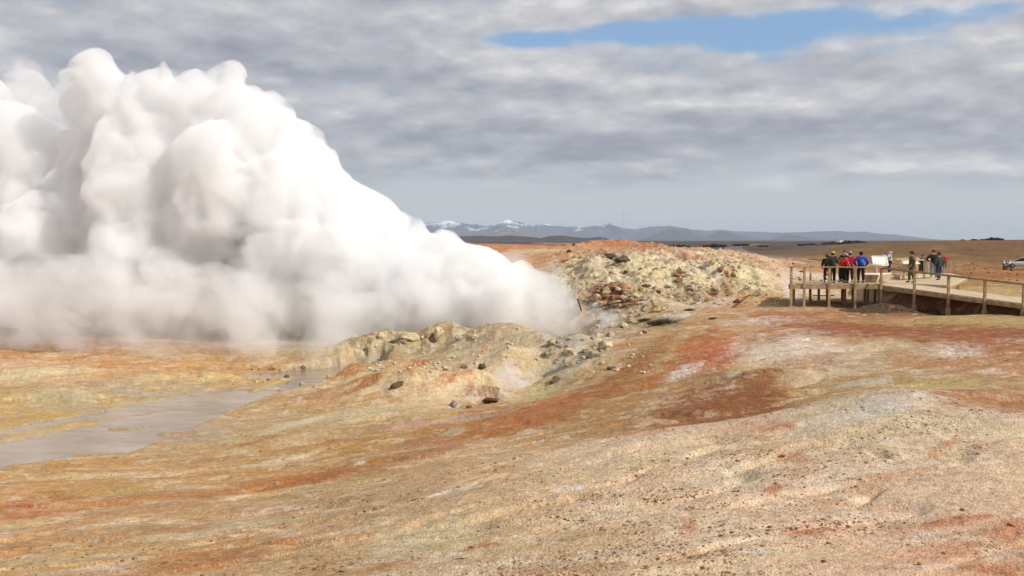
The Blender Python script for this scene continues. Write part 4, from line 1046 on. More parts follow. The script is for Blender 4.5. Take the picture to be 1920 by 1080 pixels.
scatter(14, 690, 905, 626, 652, ['pale', 'pale', 'grey'], .10, .34, 'boulder', 'boulder', 'knobbly grey-brown boulder in the low outcrop beneath the plume', 'boulders of the middle outcrop', seed=8, sq=(1, .8, 1.1))
scatter(22, 470, 640, 690, 738, ['yel', 'dark', 'och'], .06, .22, 'stone', 'rock', 'yellow-brown stone along the bank of the milky stream', 'stones on the stream bank', seed=9)

# small stones nobody could count
def stones_stuff(name, label, n, u0, u1, v0, v1, r0, r1, mat, seed, cond=None, flat=.7, dens=None):
    rg = np.random.default_rng(seed)
    bm = bmesh.new(); bmesh.ops.create_icosphere(bm, subdivisions=1, radius=1)
    sv = np.array([v.co[:] for v in bm.verts]); sf = np.array([[v.index for v in f.verts] for f in bm.faces]); bm.free()
    u = rg.uniform(u0, u1, n * 3); v = rg.uniform(v0, v1, n * 3)
    # approximate ground point: march by fixed-point on the smooth table
    D = np.full(len(u), 20.0); tv = (v - 450) / F
    for it in range(30):
        z = height(MX(u, D), D, False); D = .5 * D + .5 * np.clip((CAMZ - z) / np.maximum(tv, .004), 7, 400)
    x = MX(u, D)
    ok = np.ones(len(u), bool)
    if dens is not None: ok &= rg.uniform(0, 1, len(u)) < dens(x, D, u, v)
    if cond is not None: ok &= cond(u, v)
    idx = np.nonzero(ok)[0][:n]; x = x[idx]; D = D[idx]; k = len(idx)
    z = height(x, D)
    r = r0 + (r1 - r0) * rg.uniform(0, 1, k) ** 3.0
    P = sv[None] * (1 + .28 * rg.uniform(-1, 1, (k, len(sv), 1)))
    P = P * np.stack([rg.uniform(.7, 1.4, k), rg.uniform(.7, 1.3, k), flat * rg.uniform(.7, 1.3, k)], 1)[:, None, :] * r[:, None, None]
    a = rg.uniform(0, 6.28, k); c, s = np.cos(a)[:, None], np.sin(a)[:, None]
    P = np.stack([P[..., 0] * c - P[..., 1] * s, P[..., 0] * s + P[..., 1] * c, P[..., 2]], -1)
    P = P + np.stack([x, D, z + r * .08], 1)[:, None, :]
    FF = (sf[None] + (np.arange(k) * len(sv))[:, None, None]).reshape(-1, 3)
    me = np_mesh(name, P.reshape(-1, 3), FF); me.polygons.foreach_set('use_smooth', np.zeros(len(FF), bool))
    o = link(name, me, mat); tag(o, label, 'gravel', kind='stuff')
MS1 = rock_mat('slope_stones', srgb(206, 172, 136, .8), srgb(176, 134, 98, .8), srgb(122, 80, 56, .8), 9)
MS2 = rock_mat('rubble_stones', srgb(226, 214, 182, .85), srgb(206, 186, 148, .85), srgb(150, 120, 90, .85), 1.6)
def dn(x, D, u, v): return smooth(-.25, .35, fbm(x * .22, D * .4, 4, 907)) * (.25 + .75 * smooth(-.2, .3, fbm(x * .9, D * 1.1, 3, 909)))
stones_stuff('slope_pebbles', 'loose pebbles and crumbs strewn over the near pink-beige slope', 10000, 560, 1980, 770, 1110, .006, .022, MS1, 21, dens=dn)
stones_stuff('left_slope_pebbles', 'sparse pebbles strewn over the ochre ground near the stream', 3500, -60, 1900, 600, 1110, .006, .034, MS1, 22, dens=dn)
stones_stuff('rubble_stones', 'small broken stones covering the rubble hill behind the vent', 6500, 1030, 1500, 478, 600, .03, .15, MS2, 23, dens=lambda x, D, u, v: rough_zone(u, D) * smooth(-.05, .3, fbm(x * .35, D * .35, 4, 917)))
stones_stuff('bank_stones', 'small pale stones between the gully boulders and outcrop', 1800, 640, 1230, 585, 700, .03, .13, MS2, 24, dens=lambda x, D, u, v: np.maximum(rough_zone(u, D), .25) * smooth(-.1, .3, fbm(x * .7, D * .7, 3, 927)))
stones_stuff('mound_stones', 'dark stones on the crest of the far red mound', 260, 1050, 1250, 444, 466, .08, .32, MR_RED, 27)
stones_stuff('field_stones', 'dark stones on the brown flat behind the boardwalk', 420, 1480, 1960, 492, 532, .05, .2, MR_DARK, 25, dens=lambda x, D, u, v: smooth(0, .4, fbm(x * .15, D * .1, 3, 937)) * (D > 72))

# gravel heap by the platform
def gravel_heap():
    x0, D0 = 20.9, 54.9
    rg = np.random.default_rng(5); n = 4200
    a = rg.uniform(0, 6.28, n); q = np.sqrt(rg.uniform(0, 1, n)) * 2.4
    x = x0 + q * np.cos(a) * 1.15; y = D0 + q * np.sin(a) * .7
    bm = bmesh.new(); bmesh.ops.create_icosphere(bm, subdivisions=1, radius=1)
    sv = np.array([v.co[:] for v in bm.verts]); sf = np.array([[v.index for v in f.verts] for f in bm.faces]); bm.free()
    z = height(x, y); r = rg.uniform(.022, .05, n)
    P = sv[None] * (1 + .3 * rg.uniform(-1, 1, (n, len(sv), 1))) * r[:, None, None] + np.stack([x, y, z + .01], 1)[:, None]
    me = np_mesh('gravel_heap', P.reshape(-1, 3), (sf[None] + (np.arange(n) * len(sv))[:, None, None]).reshape(-1, 3))
    me.polygons.foreach_set('use_smooth', np.zeros(len(me.polygons), bool))
    o = link('gravel_heap', me, rock_mat('dark_gravel', srgb(150, 130, 100, .8), srgb(112, 94, 72, .8), srgb(78, 64, 50, .8), 5)); tag(o, 'low heap of dark grey-brown gravel at the platform corner', 'gravel', kind='stuff')
gravel_heap()

# ------------------------------------------------------------------ timber debris at the vent
M_OLD = simple_mat('old_timber', srgb(150, 112, 78, .8), .85, .4, 6, .3)
M_OLDD = simple_mat('dark_timber', srgb(84, 66, 54, .8), .85, .4, 6, .3)
def plank(name, a, b, w, h, mat, label, cat='plank'):
    s = Solid(); a = Vector(a); b = Vector(b); m = (a + b) / 2
    # slightly bent and tapered: three segments
    c = m + Vector((0, 0, .02)); s.beam(a, c, w, h); s.beam(c, b, w * .96, h * .96)
    o = s.build(name, mat, None, m); tag(o, label, cat); return o
def g3(u, v, up=.05):
    x, D = hit(u, v); return Vector((x, D, gz(x, D) + up))
plank('leaning_post', at(1083, 560, 59.2), at(1090, 583, 59), .07, .07, M_OLDD, 'thin dark post standing tilted in the steam at the vent', 'post')
plank('broken_plank', at(1130, 560, 64), at(1136, 574, 63.4), .09, .05, M_OLD, 'short broken board propped on the ochre boulders', 'plank')
plank('broken_plank', g3(1158, 577, .25), g3(1215, 572, .3), .22, .06, M_OLD, 'long orange-brown board lying across the rim of the vent')
plank('broken_plank', g3(1184, 578, .2), g3(1206, 571, .35), .12, .05, M_OLD, 'narrow yellowish board crossing the long board at the rim')
plank('broken_plank', g3(1221, 576, .4), g3(1229, 586, .1), .14, .05, M_OLD, 'short tan board leaning right of the rim boards')
plank('broken_plank', g3(1116, 585, .15), g3(1172, 575, .3), .2, .06, M_OLDD, 'dark weathered board half sunk beside the long rim board')

# ------------------------------------------------------------------ dry shrubs
def shrub(u, v, rpx, label, seed, col=(92, 82, 52)):
    x, D = hit(u, v); r = rpx * D / F; rg = random.Random(seed)
    root = empty('shrub', (x, D, gz(x, D) - .03)); tag(root, label, 'shrub')
    V = []; Fc = []
    for i in range(520):
        a = rg.uniform(0, 6.28); q = r * rg.random() ** .6; L = r * rg.uniform(.25, .7) * (1 - .4 * q / r)
        b = Vector((q * math.cos(a), q * .7 * math.sin(a), 0)); tip = b + Vector((rg.gauss(0, .25) * r + .25 * b.x, rg.gauss(0, .25) * r, L))
        w = .016; k = len(V); s_ = Vector((rg.uniform(-1, 1), rg.uniform(-1, 1), 0)).normalized() * w
        V += [b - s_, b + s_, tip]; Fc.append((k, k + 1, k + 2))
    me = bpy.data.meshes.new('foliage'); me.from_pydata(V, [], Fc); link('foliage', me, simple_mat('dry_foliage_%d' % seed, srgb(*col, .8), .9, .5, 6, .0), root)
    s = Solid()
    for i in range(6):
        a = i; s.beam((0, 0, 0), (r * .4 * math.cos(a), r * .3 * math.sin(a), r * .35), .02, .02)
    s.build('stem', M_OLDD, root)
shrub(1241, 608, 26, 'dark scraggly shrub on the bank right of the gully', 1)
shrub(1210, 602, 14, 'small olive shrub left of the dark scraggly shrub', 2, (110, 98, 62))
shrub(1293, 582, 9, 'tiny dark tuft on the bare flat below the rubble hill', 3, (84, 74, 50))
shrub(1337, 598, 7, 'tiny brown tuft beside the orange patch before the platform', 4, (80, 60, 40))
shrub(866, 1050, 10, 'dry brown tuft on the pebbly slope near the bottom edge', 5, (110, 80, 62))

# ------------------------------------------------------------------ far things: fence, cars, hut, mast
def far_fence():
    root = empty('rope_fence', (MX(1815, 104), 104, gz(MX(1815, 104), 104))); tag(root, 'thin pale post and rail fence on the flat beyond the landing', 'fence')
    pts = [(1789, 503, 100), (1793, 501, 102), (1806, 498, 106), (1818, 500, 104), (1828, 501, 103)]
    P = []
    for u, v, D in pts:
        x = MX(u, D); P.append(Vector((x, D, gz(x, D))))
    for p in P:
        s = Solid(); s.beam(p - Vector((0, 0, .1)), p + Vector((0, 0, 1.0)), .09, .09); s.build('post', M_WOOD, root, root.location)
    s = Solid()
    for a, b in zip(P, P[1:]):
        s.beam(a + Vector((0, 0, .9)), b + Vector((0, 0, .9)), .05, .06); s.beam(a + Vector((0, 0, .45)), b + Vector((0, 0, .45)), .04, .05)
    s.build('rail', M_WOOD, root, root.location)
far_fence()

def car(loc, rz, label):
    root = empty('parked_car', loc, rz); tag(root, label, 'car')
    paint = simple_mat('white_paint', srgb(232, 234, 238, .9), .25, .04, 3, 0, coat=.6); glass = simple_mat('car_glass', (.015, .022, .035), .06, .1, 3, 0, spec=.8)
    blk = simple_mat('tyre_rubber', (.02, .02, .02), .8, .2, 9, .1); rim = simple_mat('wheel_metal', (.5, .5, .52), .3, .1, 9, 0, metallic=.8); lam = simple_mat('lamp_glass', (.6, .6, .62), .1, .1, 3, 0)
    # lower body loft along x (length), half widths per station
    st = [(-2.15, .62, .35, .62), (-2.05, .82, .25, .80), (-1.5, .88, .22, .90), (-.6, .90, .22, .95), (.7, .90, .22, .96), (1.6, .88, .24, .98), (2.0, .84, .28, .98), (2.12, .70, .40, .85)]
    def loft(st, seg=10):
        V = []; Fc = []
        for (x, hw, z0, z1) in st:
            for i in range(seg):
                a = 2 * math.pi * i / seg + math.pi / seg; c, s_ = math.cos(a), math.sin(a)
                e = .55; V.append((x, hw * math.copysign(abs(c) ** e, c), (z0 + z1) / 2 + (z1 - z0) / 2 * math.copysign(abs(s_) ** e, s_)))
        n = len(st)
        for j in range(n - 1):
            for i in range(seg):
                k = (i + 1) % seg; Fc.append((j * seg + i, j * seg + k, (j + 1) * seg + k, (j + 1) * seg + i))
        Fc.append(tuple(range(seg))[::-1]); Fc.append(tuple((n - 1) * seg + i for i in range(seg)))
        return V, Fc
    V, Fc = loft(st, 16); me = bpy.data.meshes.new('body'); me.from_pydata(V, [], Fc); link('body', me, paint, root, True)
    V, Fc = loft([(-1.15, .70, .80, .96), (-.45, .70, .82, 1.36), (.2, .68, .82, 1.47), (1.1, .66, .82, 1.44), (1.75, .64, .82, 1.02)], 16); me = bpy.data.meshes.new('cabin'); me.from_pydata(V, [], Fc); link('cabin', me, glass, root, True)
    s = Solid(); s.prism([(-.35, -.56, 1.40), (1.2, -.54, 1.43), (1.2, .54, 1.43), (-.35, .56, 1.40), (-.2, -.46, 1.49), (1.05, -.45, 1.49), (1.05, .45, 1.49), (-.2, .46, 1.49)], 4); s.build('roof', paint, root)
    for sy in (-1, 1):
        s = Solid(); s.beam((-1.2, sy * .72, .93), (-.3, sy * .6, 1.43), .09, .07); s.beam((-.3, sy * .6, 1.43), (1.15, sy * .58, 1.46), .07, .07); s.beam((1.15, sy * .58, 1.46), (1.8, sy * .66, 1.0), .09, .08); s.build('pillar', paint, root)
        s = Solid(); s.beam((-2.1, sy * .55, .66), (-1.95, sy * .72, .72), .18, .14); s.build('headlight', lam, root)
        for x in (-1.35, 1.35):
            bm = bmesh.new(); bmesh.ops.create_cone(bm, cap_ends=True, segments=20, radius1=.32, radius2=.32, depth=.2, matrix=Matrix.Translation((x, sy * .82, .32)) @ Matrix.Rotation(math.pi / 2, 4, 'X'))
            me = bpy.data.meshes.new('wheel'); bm.to_mesh(me); bm.free(); w = link('wheel', me, blk, root)
            bm = bmesh.new(); bmesh.ops.create_cone(bm, cap_ends=True, segments=16, radius1=.2, radius2=.2, depth=.03, matrix=Matrix.Translation((x, sy * .935, .32)) @ Matrix.Rotation(math.pi / 2, 4, 'X'))
            me = bpy.data.meshes.new('rim'); bm.to_mesh(me); bm.free(); link('rim', me, rim, w)
    return root
cx, cD = MX(1919, 136), 136
car((cx, cD, gz(cx, cD) + .02), R_(-28), 'white car with dark windows cut by the right edge of the picture')

def motorbike(u, D, rz, label, col):
    x = MX(u, D); root = empty('motorbike', (x, D, gz(x, D)), rz); tag(root, label, 'motorbike', 'motorbikes by the white car')
    blk = cloth(24, 24, 28); bodyc = simple_mat('bike_paint_%d' % u, col, .3, .1, 5, 0, coat=.5)
    for wx in (-.7, .7):
        bm = bmesh.new()
        for i in range(16):
            pass
        me = bpy.data.meshes.new('wheel'); 
        V = []; Fc = []
        for i in range(18):
            a = 2 * math.pi * i / 18
            for j in range(6):
                b = 2 * math.pi * j / 6; rr = .28 + .05 * math.cos(b); V.append((wx + rr * math.cos(a), .05 * math.sin(b), .33 + rr * math.sin(a)))
        for i in range(18):
            for j in range(6):
                Fc.append((i * 6 + j, ((i + 1) % 18) * 6 + j, ((i + 1) % 18) * 6 + (j + 1) % 6, i * 6 + (j + 1) % 6))
        me.from_pydata(V, [], Fc); bm.free(); link('wheel', me, blk, root, True)
    skin_obj('frame', [(-.7, 0, .33, .04), (-.3, 0, .5, .14), (.1, 0, .5, .15), (.45, 0, .85, .06), (.7, 0, .33, .035)], [(0, 1), (1, 2), (2, 3), (3, 4)], blk, root)
    skin_obj('tank', [(-.1, 0, .82, .11), (.25, 0, .92, .15), (.5, 0, .98, .13)], [(0, 1), (1, 2)], bodyc, root)
    skin_obj('seat', [(-.75, 0, .88, .07), (-.4, 0, .82, .1), (-.1, 0, .82, .09)], [(0, 1), (1, 2)], blk, root)
    skin_obj('handlebar', [(.4, -.38, 1.05, .02), (.45, 0, 1.02, .03), (.4, .38, 1.05, .02)], [(0, 1), (1, 2)], blk, root)
    skin_obj('windscreen', [(.55, 0, 1.0, .1), (.48, 0, 1.22, .07)], [(0, 1)], M_PALE, root)
motorbike(1882, 124, R_(60), 'left of two small dark and white motorbikes beside the white car', srgb(200, 204, 214))
motorbike(1891.5, 122, R_(40), 'right of two small motorbikes, touching the nose of white car', srgb(190, 190, 196))

def hut():
    D = 640.0; a = at(1571, 457, D); b = at(1580.5, 457, D); w = b.x - a.x
    root = empty('white_hut', (a.x, D, a.z - 2)); tag(root, 'tiny white hut on the lava plain before the far mountains', 'hut')
    s = Solid(); z = 2 + (457 - 449.5) / F * D
    s.prism([(0, 0, 0), (w, 0, 0), (w, 3, 0), (0, 3, 0), (0, 0, z), (w, 0, z), (w, 3, z), (0, 3, z)], 4); s.build('wall', M_PALE, root)
    s = Solid(); s.prism([(-.1, -.1, z), (w + .1, -.1, z), (w + .1, 3.1, z), (-.1, 3.1, z), (0, 1.2, z + .5), (w, 1.2, z + .5), (w, 1.8, z + .5), (0, 1.8, z + .5)], 4); s.build('roof', M_METAL, root)
    s = Solid(); s.prism([(w * .12, -.03, 1.2), (w * .3, -.03, 1.2), (w * .3, .02, 1.2), (w * .12, .02, 1.2), (w * .12, -.03, z - .3), (w * .3, -.03, z - .3), (w * .3, .02, z - .3), (w * .12, .02, z - .3)], 4); s.build('door', cloth(110, 110, 112), root)
hut()

def mast():
    D = 3600.0; p = at(1169.5, 446, D); h = (446 - 386) / F * D
    root = empty('radio_mast', (p.x, D, p.z - 5)); tag(root, 'very thin tall radio mast on the horizon above the red hill', 'mast')
    s = Solid()
    for k in range(3):
        a = k * 2.094; c = Vector((.75 * math.cos(a), .75 * math.sin(a), 0)); s.beam(c, c + Vector((0, 0, h)), .22, .22)
    for i in range(40):
        z = h * i / 40
        for k in range(3):
            a = k * 2.094; b = (k + 1) * 2.094
            s.beam((.75 * math.cos(a), .75 * math.sin(a), z), (.75 * math.cos(b), .75 * math.sin(b), z + h / 40), .12, .12)
    m, t, out = new_mat('mast_paint'); pr = t.n('ShaderNodeBsdfPrincipled'); g = t.n('ShaderNodeTexCoord'); sx = t.n('ShaderNodeSeparateXYZ'); t.l(g.outputs['Object'], sx.inputs[0])
    w = t.math('GREATER_THAN', t.math('FRACT', t.math('DIVIDE', sx.outputs[2], h / 3.5)), .5)
    t.l(t.mix(w, (.75, .75, .75), (.55, .12, .08)), pr.inputs['Base Color']); t.l(pr.outputs[0], out.inputs[0])
    s.build('lattice', m, root)
mast()

# lava outcrops on the plain: things one could count, each of several merged knobs of rock
def lava_clump(u, v, D, wpx, hpx, label, name='lava_outcrop', seed=0):
    rg = random.Random(seed); p = at(u, v, D); gzv = gz(p.x, D); hpx = hpx * 1.5; wpx = wpx * 1.35
    VV = []; FF = []; k = 0
    n = 16
    for i in range(n):
        me = RV['lava'][i % 4]; r = hpx * D / F * rg.uniform(.45, 1.0)
        hw = wpx * D / F * .5; c = Vector((hw * (2 * i / (n - 1) - 1), rg.uniform(-1, 1) * r * .3, r * .2 * rg.random()))
        r = max(r * (1 - .5 * abs(c.x) / hw), 1.5 * hw / (n - 1))
        vs = [Vector((q.co.x * r * 1.3, q.co.y * r, q.co.z * r)) + c for q in me.vertices]
        VV += vs; FF += [tuple(k + j for j in f.vertices) for f in me.polygons]; k += len(vs)
    me = bpy.data.meshes.new(name); me.from_pydata(VV, [], FF); o = link(name, me, MR_LAVA); o.location = (p.x, D, max(gzv, p.z) - .1)
    tag(o, label, 'rock', 'lava outcrops on the plain'); return o
for i, (u, v, D, w, h, l) in enumerate(((1597, 456, 420, 36, 5, 'dark lava outcrop right beside the tiny white hut'), (1561, 457.5, 430, 30, 3.5, 'low dark lava outcrop just left of the white hut'), (1515, 459, 420, 26, 3, 'low lava outcrop on the plain above the blue jacket group'), (1625, 456.5, 400, 22, 2.5, 'thin end of the lava ridge right of the hut outcrop'),
        (1862, 449.5, 330, 26, 4.5, 'knobbly lava outcrop on top of the brown grass hill'), (1846, 450, 330, 14, 2.5, 'smaller lava knob left of the hilltop outcrop'), (1826, 450.5, 330, 10, 2.5, 'tiny lava knob on the skyline of the grass hill'), (1805, 451, 330, 8, 2, 'leftmost tiny lava knob on the grass hill skyline'),
        (1390, 459, 460, 22, 2.5, 'lava knob above the bend of the grey path'), (1430, 461, 380, 16, 2, 'low lava knob on the plain right of the path bend'), (1340, 461, 430, 30, 3, 'lava hump on the dark plain behind the red hill'), (1275, 462, 400, 24, 3, 'lava hump just right of the red hill'),
        (1375, 475, 200, 8, 4, 'dark knob on the edge of the grey path'), (1398, 478, 190, 6, 3, 'smaller dark knob right at the grey path edge'))):
    lava_clump(u, v, D, w, h, l, seed=i + 3)

# gravel path curving past the plain
def gravel_path():
    pts = [(1660, 112), (1600, 118), (1540, 124), (1490, 132), (1450, 146), (1418, 180), (1394, 240), (1376, 330), (1372, 430), (1400, 600), (1450, 800)]
    L = [(Vector((MX(u, D), D, 0)), 1) for u, D in pts]
    V = []; Q = []
    fine = []
    for i in range(len(L) - 1):
        for k in range(12):
            f = k / 12; fine.append((L[i][0].lerp(L[i + 1][0], f)))
    n = len(fine)
    for i, p in enumerate(fine):
        t_ = (fine[min(i + 1, n - 1)] - fine[max(i - 1, 0)]).normalized(); s_ = Vector((-t_.y, t_.x, 0)) * 3.3
        for j in range(5):
            q = p + s_ * (j / 2 - 1); V.append((q.x, q.y, gz(q.x, q.y) + .06))
    for i in range(n - 1):
        for j in range(4): Q.append((i * 5 + j, i * 5 + j + 1, i * 5 + 5 + j + 1, i * 5 + 5 + j))
    me = np_mesh('path', V, Q); o = link('path', me, simple_mat('grey_gravel', srgb(142, 128, 112, .8), .95, .2, .8, .2, 6)); tag(o, kind='structure')
gravel_path()

# ------------------------------------------------------------------ mountains
def range_mesh(name, prof, D, depth, seed, nx, ny, snow, base, rough_, u0=None, u1=None, low=-4):
    pu = np.array([p[0] for p in prof], float); ph = np.array([max(0, (450 - p[1])) for p in prof], float) / F * D
    us = np.linspace(pu[0], pu[-1], nx); s = np.linspace(-1, 1, ny)
    U, S = np.meshgrid(us, s)
    x = MX(U, D); y = D + S * depth
    wob = .25 * fbm(x / depth * 1.4, y / depth * 1.4, 4, seed)
    H = np.interp(U + wob * 14 * (1 - np.abs(S)), pu, ph)
    env = np.clip(1 - np.abs(S + wob * .35 * np.abs(S)), 0, 1) ** .75
    er = ridged(x / depth * 2.4, y / depth * 1.5, 6, seed + 4)
    Z = H * env * (1 + rough_ * (er - .35) * np.clip(np.abs(S) * 3.0, .12, 1)) + low
    Z = np.where(np.abs(S) > .99, -60, Z)
    V = np.stack([x.ravel(), y.ravel(), Z.ravel()], 1)
    i = np.arange(ny - 1)[:, None] * nx + np.arange(nx - 1)[None]
    Q = np.stack([i, i + 1, i + nx + 1, i + nx], -1).reshape(-1, 4)
    me = np_mesh(name, V, Q)
    zz = Z.ravel(); sn = smooth(-.05, .25, snow * (zz / max(ph.max(), 1)) * 1.2 - .62 + .75 * fbm(x.ravel() / depth * 7, y.ravel() / depth * 7 , 6, seed + 9, .65) - .25 * (er.ravel() - .3))
    if isinstance(snow, float) and snow <= 0: sn = sn * 0
    bc = np.array(base, np.float32); c = bc[None] * (1 - sn[:, None]) + np.array([[.80, .82, .86]]) * sn[:, None]
    c = c * (1 + .25 * fbm(x.ravel() / depth * 5, y.ravel() / depth * 5, 4, seed + 3)[:, None])
    a = me.attributes.new('albedo', 'FLOAT_COLOR', 'POINT'); a.data.foreach_set('color', np.concatenate([c, np.ones((len(c), 1))], 1).astype(np.float32).ravel())
    m, t, out = new_mat(name + '_slopes'); p = t.n('ShaderNodeBsdfDiffuse'); at2 = t.n('ShaderNodeAttribute', attribute_name='albedo'); t.l(at2.outputs['Color'], p.inputs[0]); t.l(p.outputs[0], out.inputs[0])
    o = link(name, me, m); tag(o, kind='structure'); return o
FARP = [(300, 440), (420, 432), (560, 426), (700, 421), (760, 419), (800, 418), (830, 415), (855, 415.5), (880, 420), (920, 422), (935, 418), (948, 413.5), (962, 415.5), (985, 421), (1000, 424), (1004, 421), (1025, 422), (1060, 424), (1110, 424.5), (1128, 424), (1134, 419), (1141, 418), (1150, 422), (1165, 427), (1190, 429), (1215, 425), (1235, 423.5), (1260, 427), (1290, 430), (1320, 433), (1345, 430), (1375, 433), (1410, 433.5), (1440, 435), (1480, 438), (1500, 435), (1540, 433), (1570, 432.5), (1590, 436), (1620, 438), (1645, 440), (1660, 444), (1680, 449.9)]
range_mesh('mountains', FARP, 14000, 2300, 31, 1100, 130, .80, (.075, .085, .12), .8)
CONES = [(1195, 450), (1215, 444), (1240, 434), (1258, 428), (1285, 429), (1300, 437), (1325, 446), (1345, 433), (1352, 431.5), (1370, 436), (1400, 447), (1440, 449), (1462, 445), (1476, 438.5), (1486, 439.5), (1500, 448), (1520, 450)]
range_mesh('hills', CONES, 11500, 900, 41, 420, 60, 0.0, (.055, .055, .06), .35)
VOLC = [(900, 449), (920, 434), (940, 424), (952, 420), (975, 425), (990, 431), (1015, 437), (1040, 446), (1060, 450)]
range_mesh('hills', VOLC, 12400, 900, 47, 260, 60, .75, (.12, .10, .10), .4)
NEARP = [(500, 447), (640, 443), (760, 441), (822, 439.5), (860, 440), (900, 438.5), (935, 440), (960, 438.5), (990, 440), (1015, 443), (1030, 439.5), (1055, 438), (1075, 441), (1100, 443), (1122, 441), (1150, 446), (1185, 449), (1230, 450)]
range_mesh('hills', NEARP, 4200, 420, 53, 700, 70, 0.0, (.060, .050, .048), .8)
# ------------------------------------------------------------------ steam
def biggest_piece(me):
    """drop inner pockets and stray crumbs: keep the outer skin only"""
    n = len(me.vertices)
    e = np.empty(len(me.edges) * 2, np.int32); me.edges.foreach_get('vertices', e); e = e.reshape(-1, 2)
    lab = np.arange(n)
    while True:
        a = np.minimum(lab[e[:, 0]], lab[e[:, 1]])
        old = lab.copy()
        np.minimum.at(lab, e[:, 0], a); np.minimum.at(lab, e[:, 1], a)
        lab = lab[lab]; lab = lab[lab]
        if (lab == old).all(): break
    cnt = np.bincount(lab, minlength=n); big = cnt.argmax()
    keepv = lab == big
    f = np.empty(len(me.polygons) * 4, np.int32)
    tot = len(me.loops)
    f = np.empty(tot, np.int32); me.loops.foreach_get('vertex_index', f); f = f.reshape(-1, 4)
    co = np.empty(n * 3, np.float32); me.vertices.foreach_get('co', co); co = co.reshape(-1, 3)
    f = f[keepv[f[:, 0]]]
    idx = np.cumsum(keepv) - 1
    return np_mesh(me.name, co[keepv], idx[f])

def remesh(me, voxel, keep=False):
    tmp = bpy.data.objects.new('raw', me); COL.objects.link(tmp)
    md = tmp.modifiers.new('r', 'REMESH'); md.mode = 'VOXEL'; md.voxel_size = voxel
    dg = bpy.context.evaluated_depsgraph_get()
    m2 = bpy.data.meshes.new_from_object(tmp.evaluated_get(dg))
    bpy.data.objects.remove(tmp)
    return m2 if keep else biggest_piece(m2)

def billow_mesh(name, blobs, seed, voxel, sub, disp, flatten=.9, clip=None, keep=False):
    """union of many spheres, remeshed to one closed skin and displaced into billows"""
    rg = random.Random(seed)
    bm = bmesh.new(); bmesh.ops.create_icosphere(bm, subdivisions=3, radius=1)
    sv = np.array([v.co[:] for v in bm.verts]); sf = np.array([[v.index for v in f.verts] for f in bm.faces]); bm.free()
    VV = []; FF = []
    def ball(p, r):
        FF.append(sf + len(VV) * len(sv)); VV.append(sv * np.array([r, r * flatten, r]) + np.array(p[:]))
    for (p, r) in blobs:
        ball(p, r)
        for k in range(sub):
            while True:
                d = Vector((rg.gauss(0, 1), rg.gauss(0, 1), rg.gauss(0, 1)))
                if d.length > .1: break
            d.normalize()
            rr = r * rg.uniform(.22, .42)
            ball(p + Vector((d.x * r, d.y * r * flatten, d.z * r)) * .74, rr)
    me = np_mesh(name + '_raw', np.concatenate(VV), np.concatenate(FF))
    m2 = remesh(me, voxel, keep)
    n = len(m2.vertices)
    co = np.empty(n * 3, np.float32); m2.vertices.foreach_get('co', co); co = co.reshape(-1, 3).astype(float)
    no = np.empty(n * 3, np.float32); m2.vertices.foreach_get('normal', no); no = no.reshape(-1, 3).astype(float)
    warp = np.stack([vnoise3(co * .5, 1), vnoise3(co * .5, 2), vnoise3(co * .5, 3)], 1)
    co2 = co + 1.5 * warp
    tear = np.stack([vnoise3(co * .33, 11) + .5 * vnoise3(co * .8, 14), vnoise3(co * .33, 12) + .5 * vnoise3(co * .8, 15), vnoise3(co * .33, 13) + .5 * vnoise3(co * .8, 16)], 1)
    co = co + min(disp[0][1], 1) * .9 * tear
    d = 0
    for (sc_, am) in disp:
        w = 1 - np.minimum(worley3(co2 / sc_, int(sc_ * 31)), 1.0) ** 2
        d = d + am * (w - .45)
    d = d + .05 * vnoise3(co * 4, 8)
    co = co + no * d[:, None]
    if clip is not None: co = clip(co)
    m2.vertices.foreach_set('co', co.astype(np.float32).ravel()); m2.update()
    m2 = remesh(m2, voxel, keep)
    m2.polygons.foreach_set('use_smooth', [True] * len(m2.polygons))
    m2.name = name
    m2.materials.clear()
    print(name, n)
    return m2

def B(u, v, r, D): return (at(u, v, D), r * D / F)

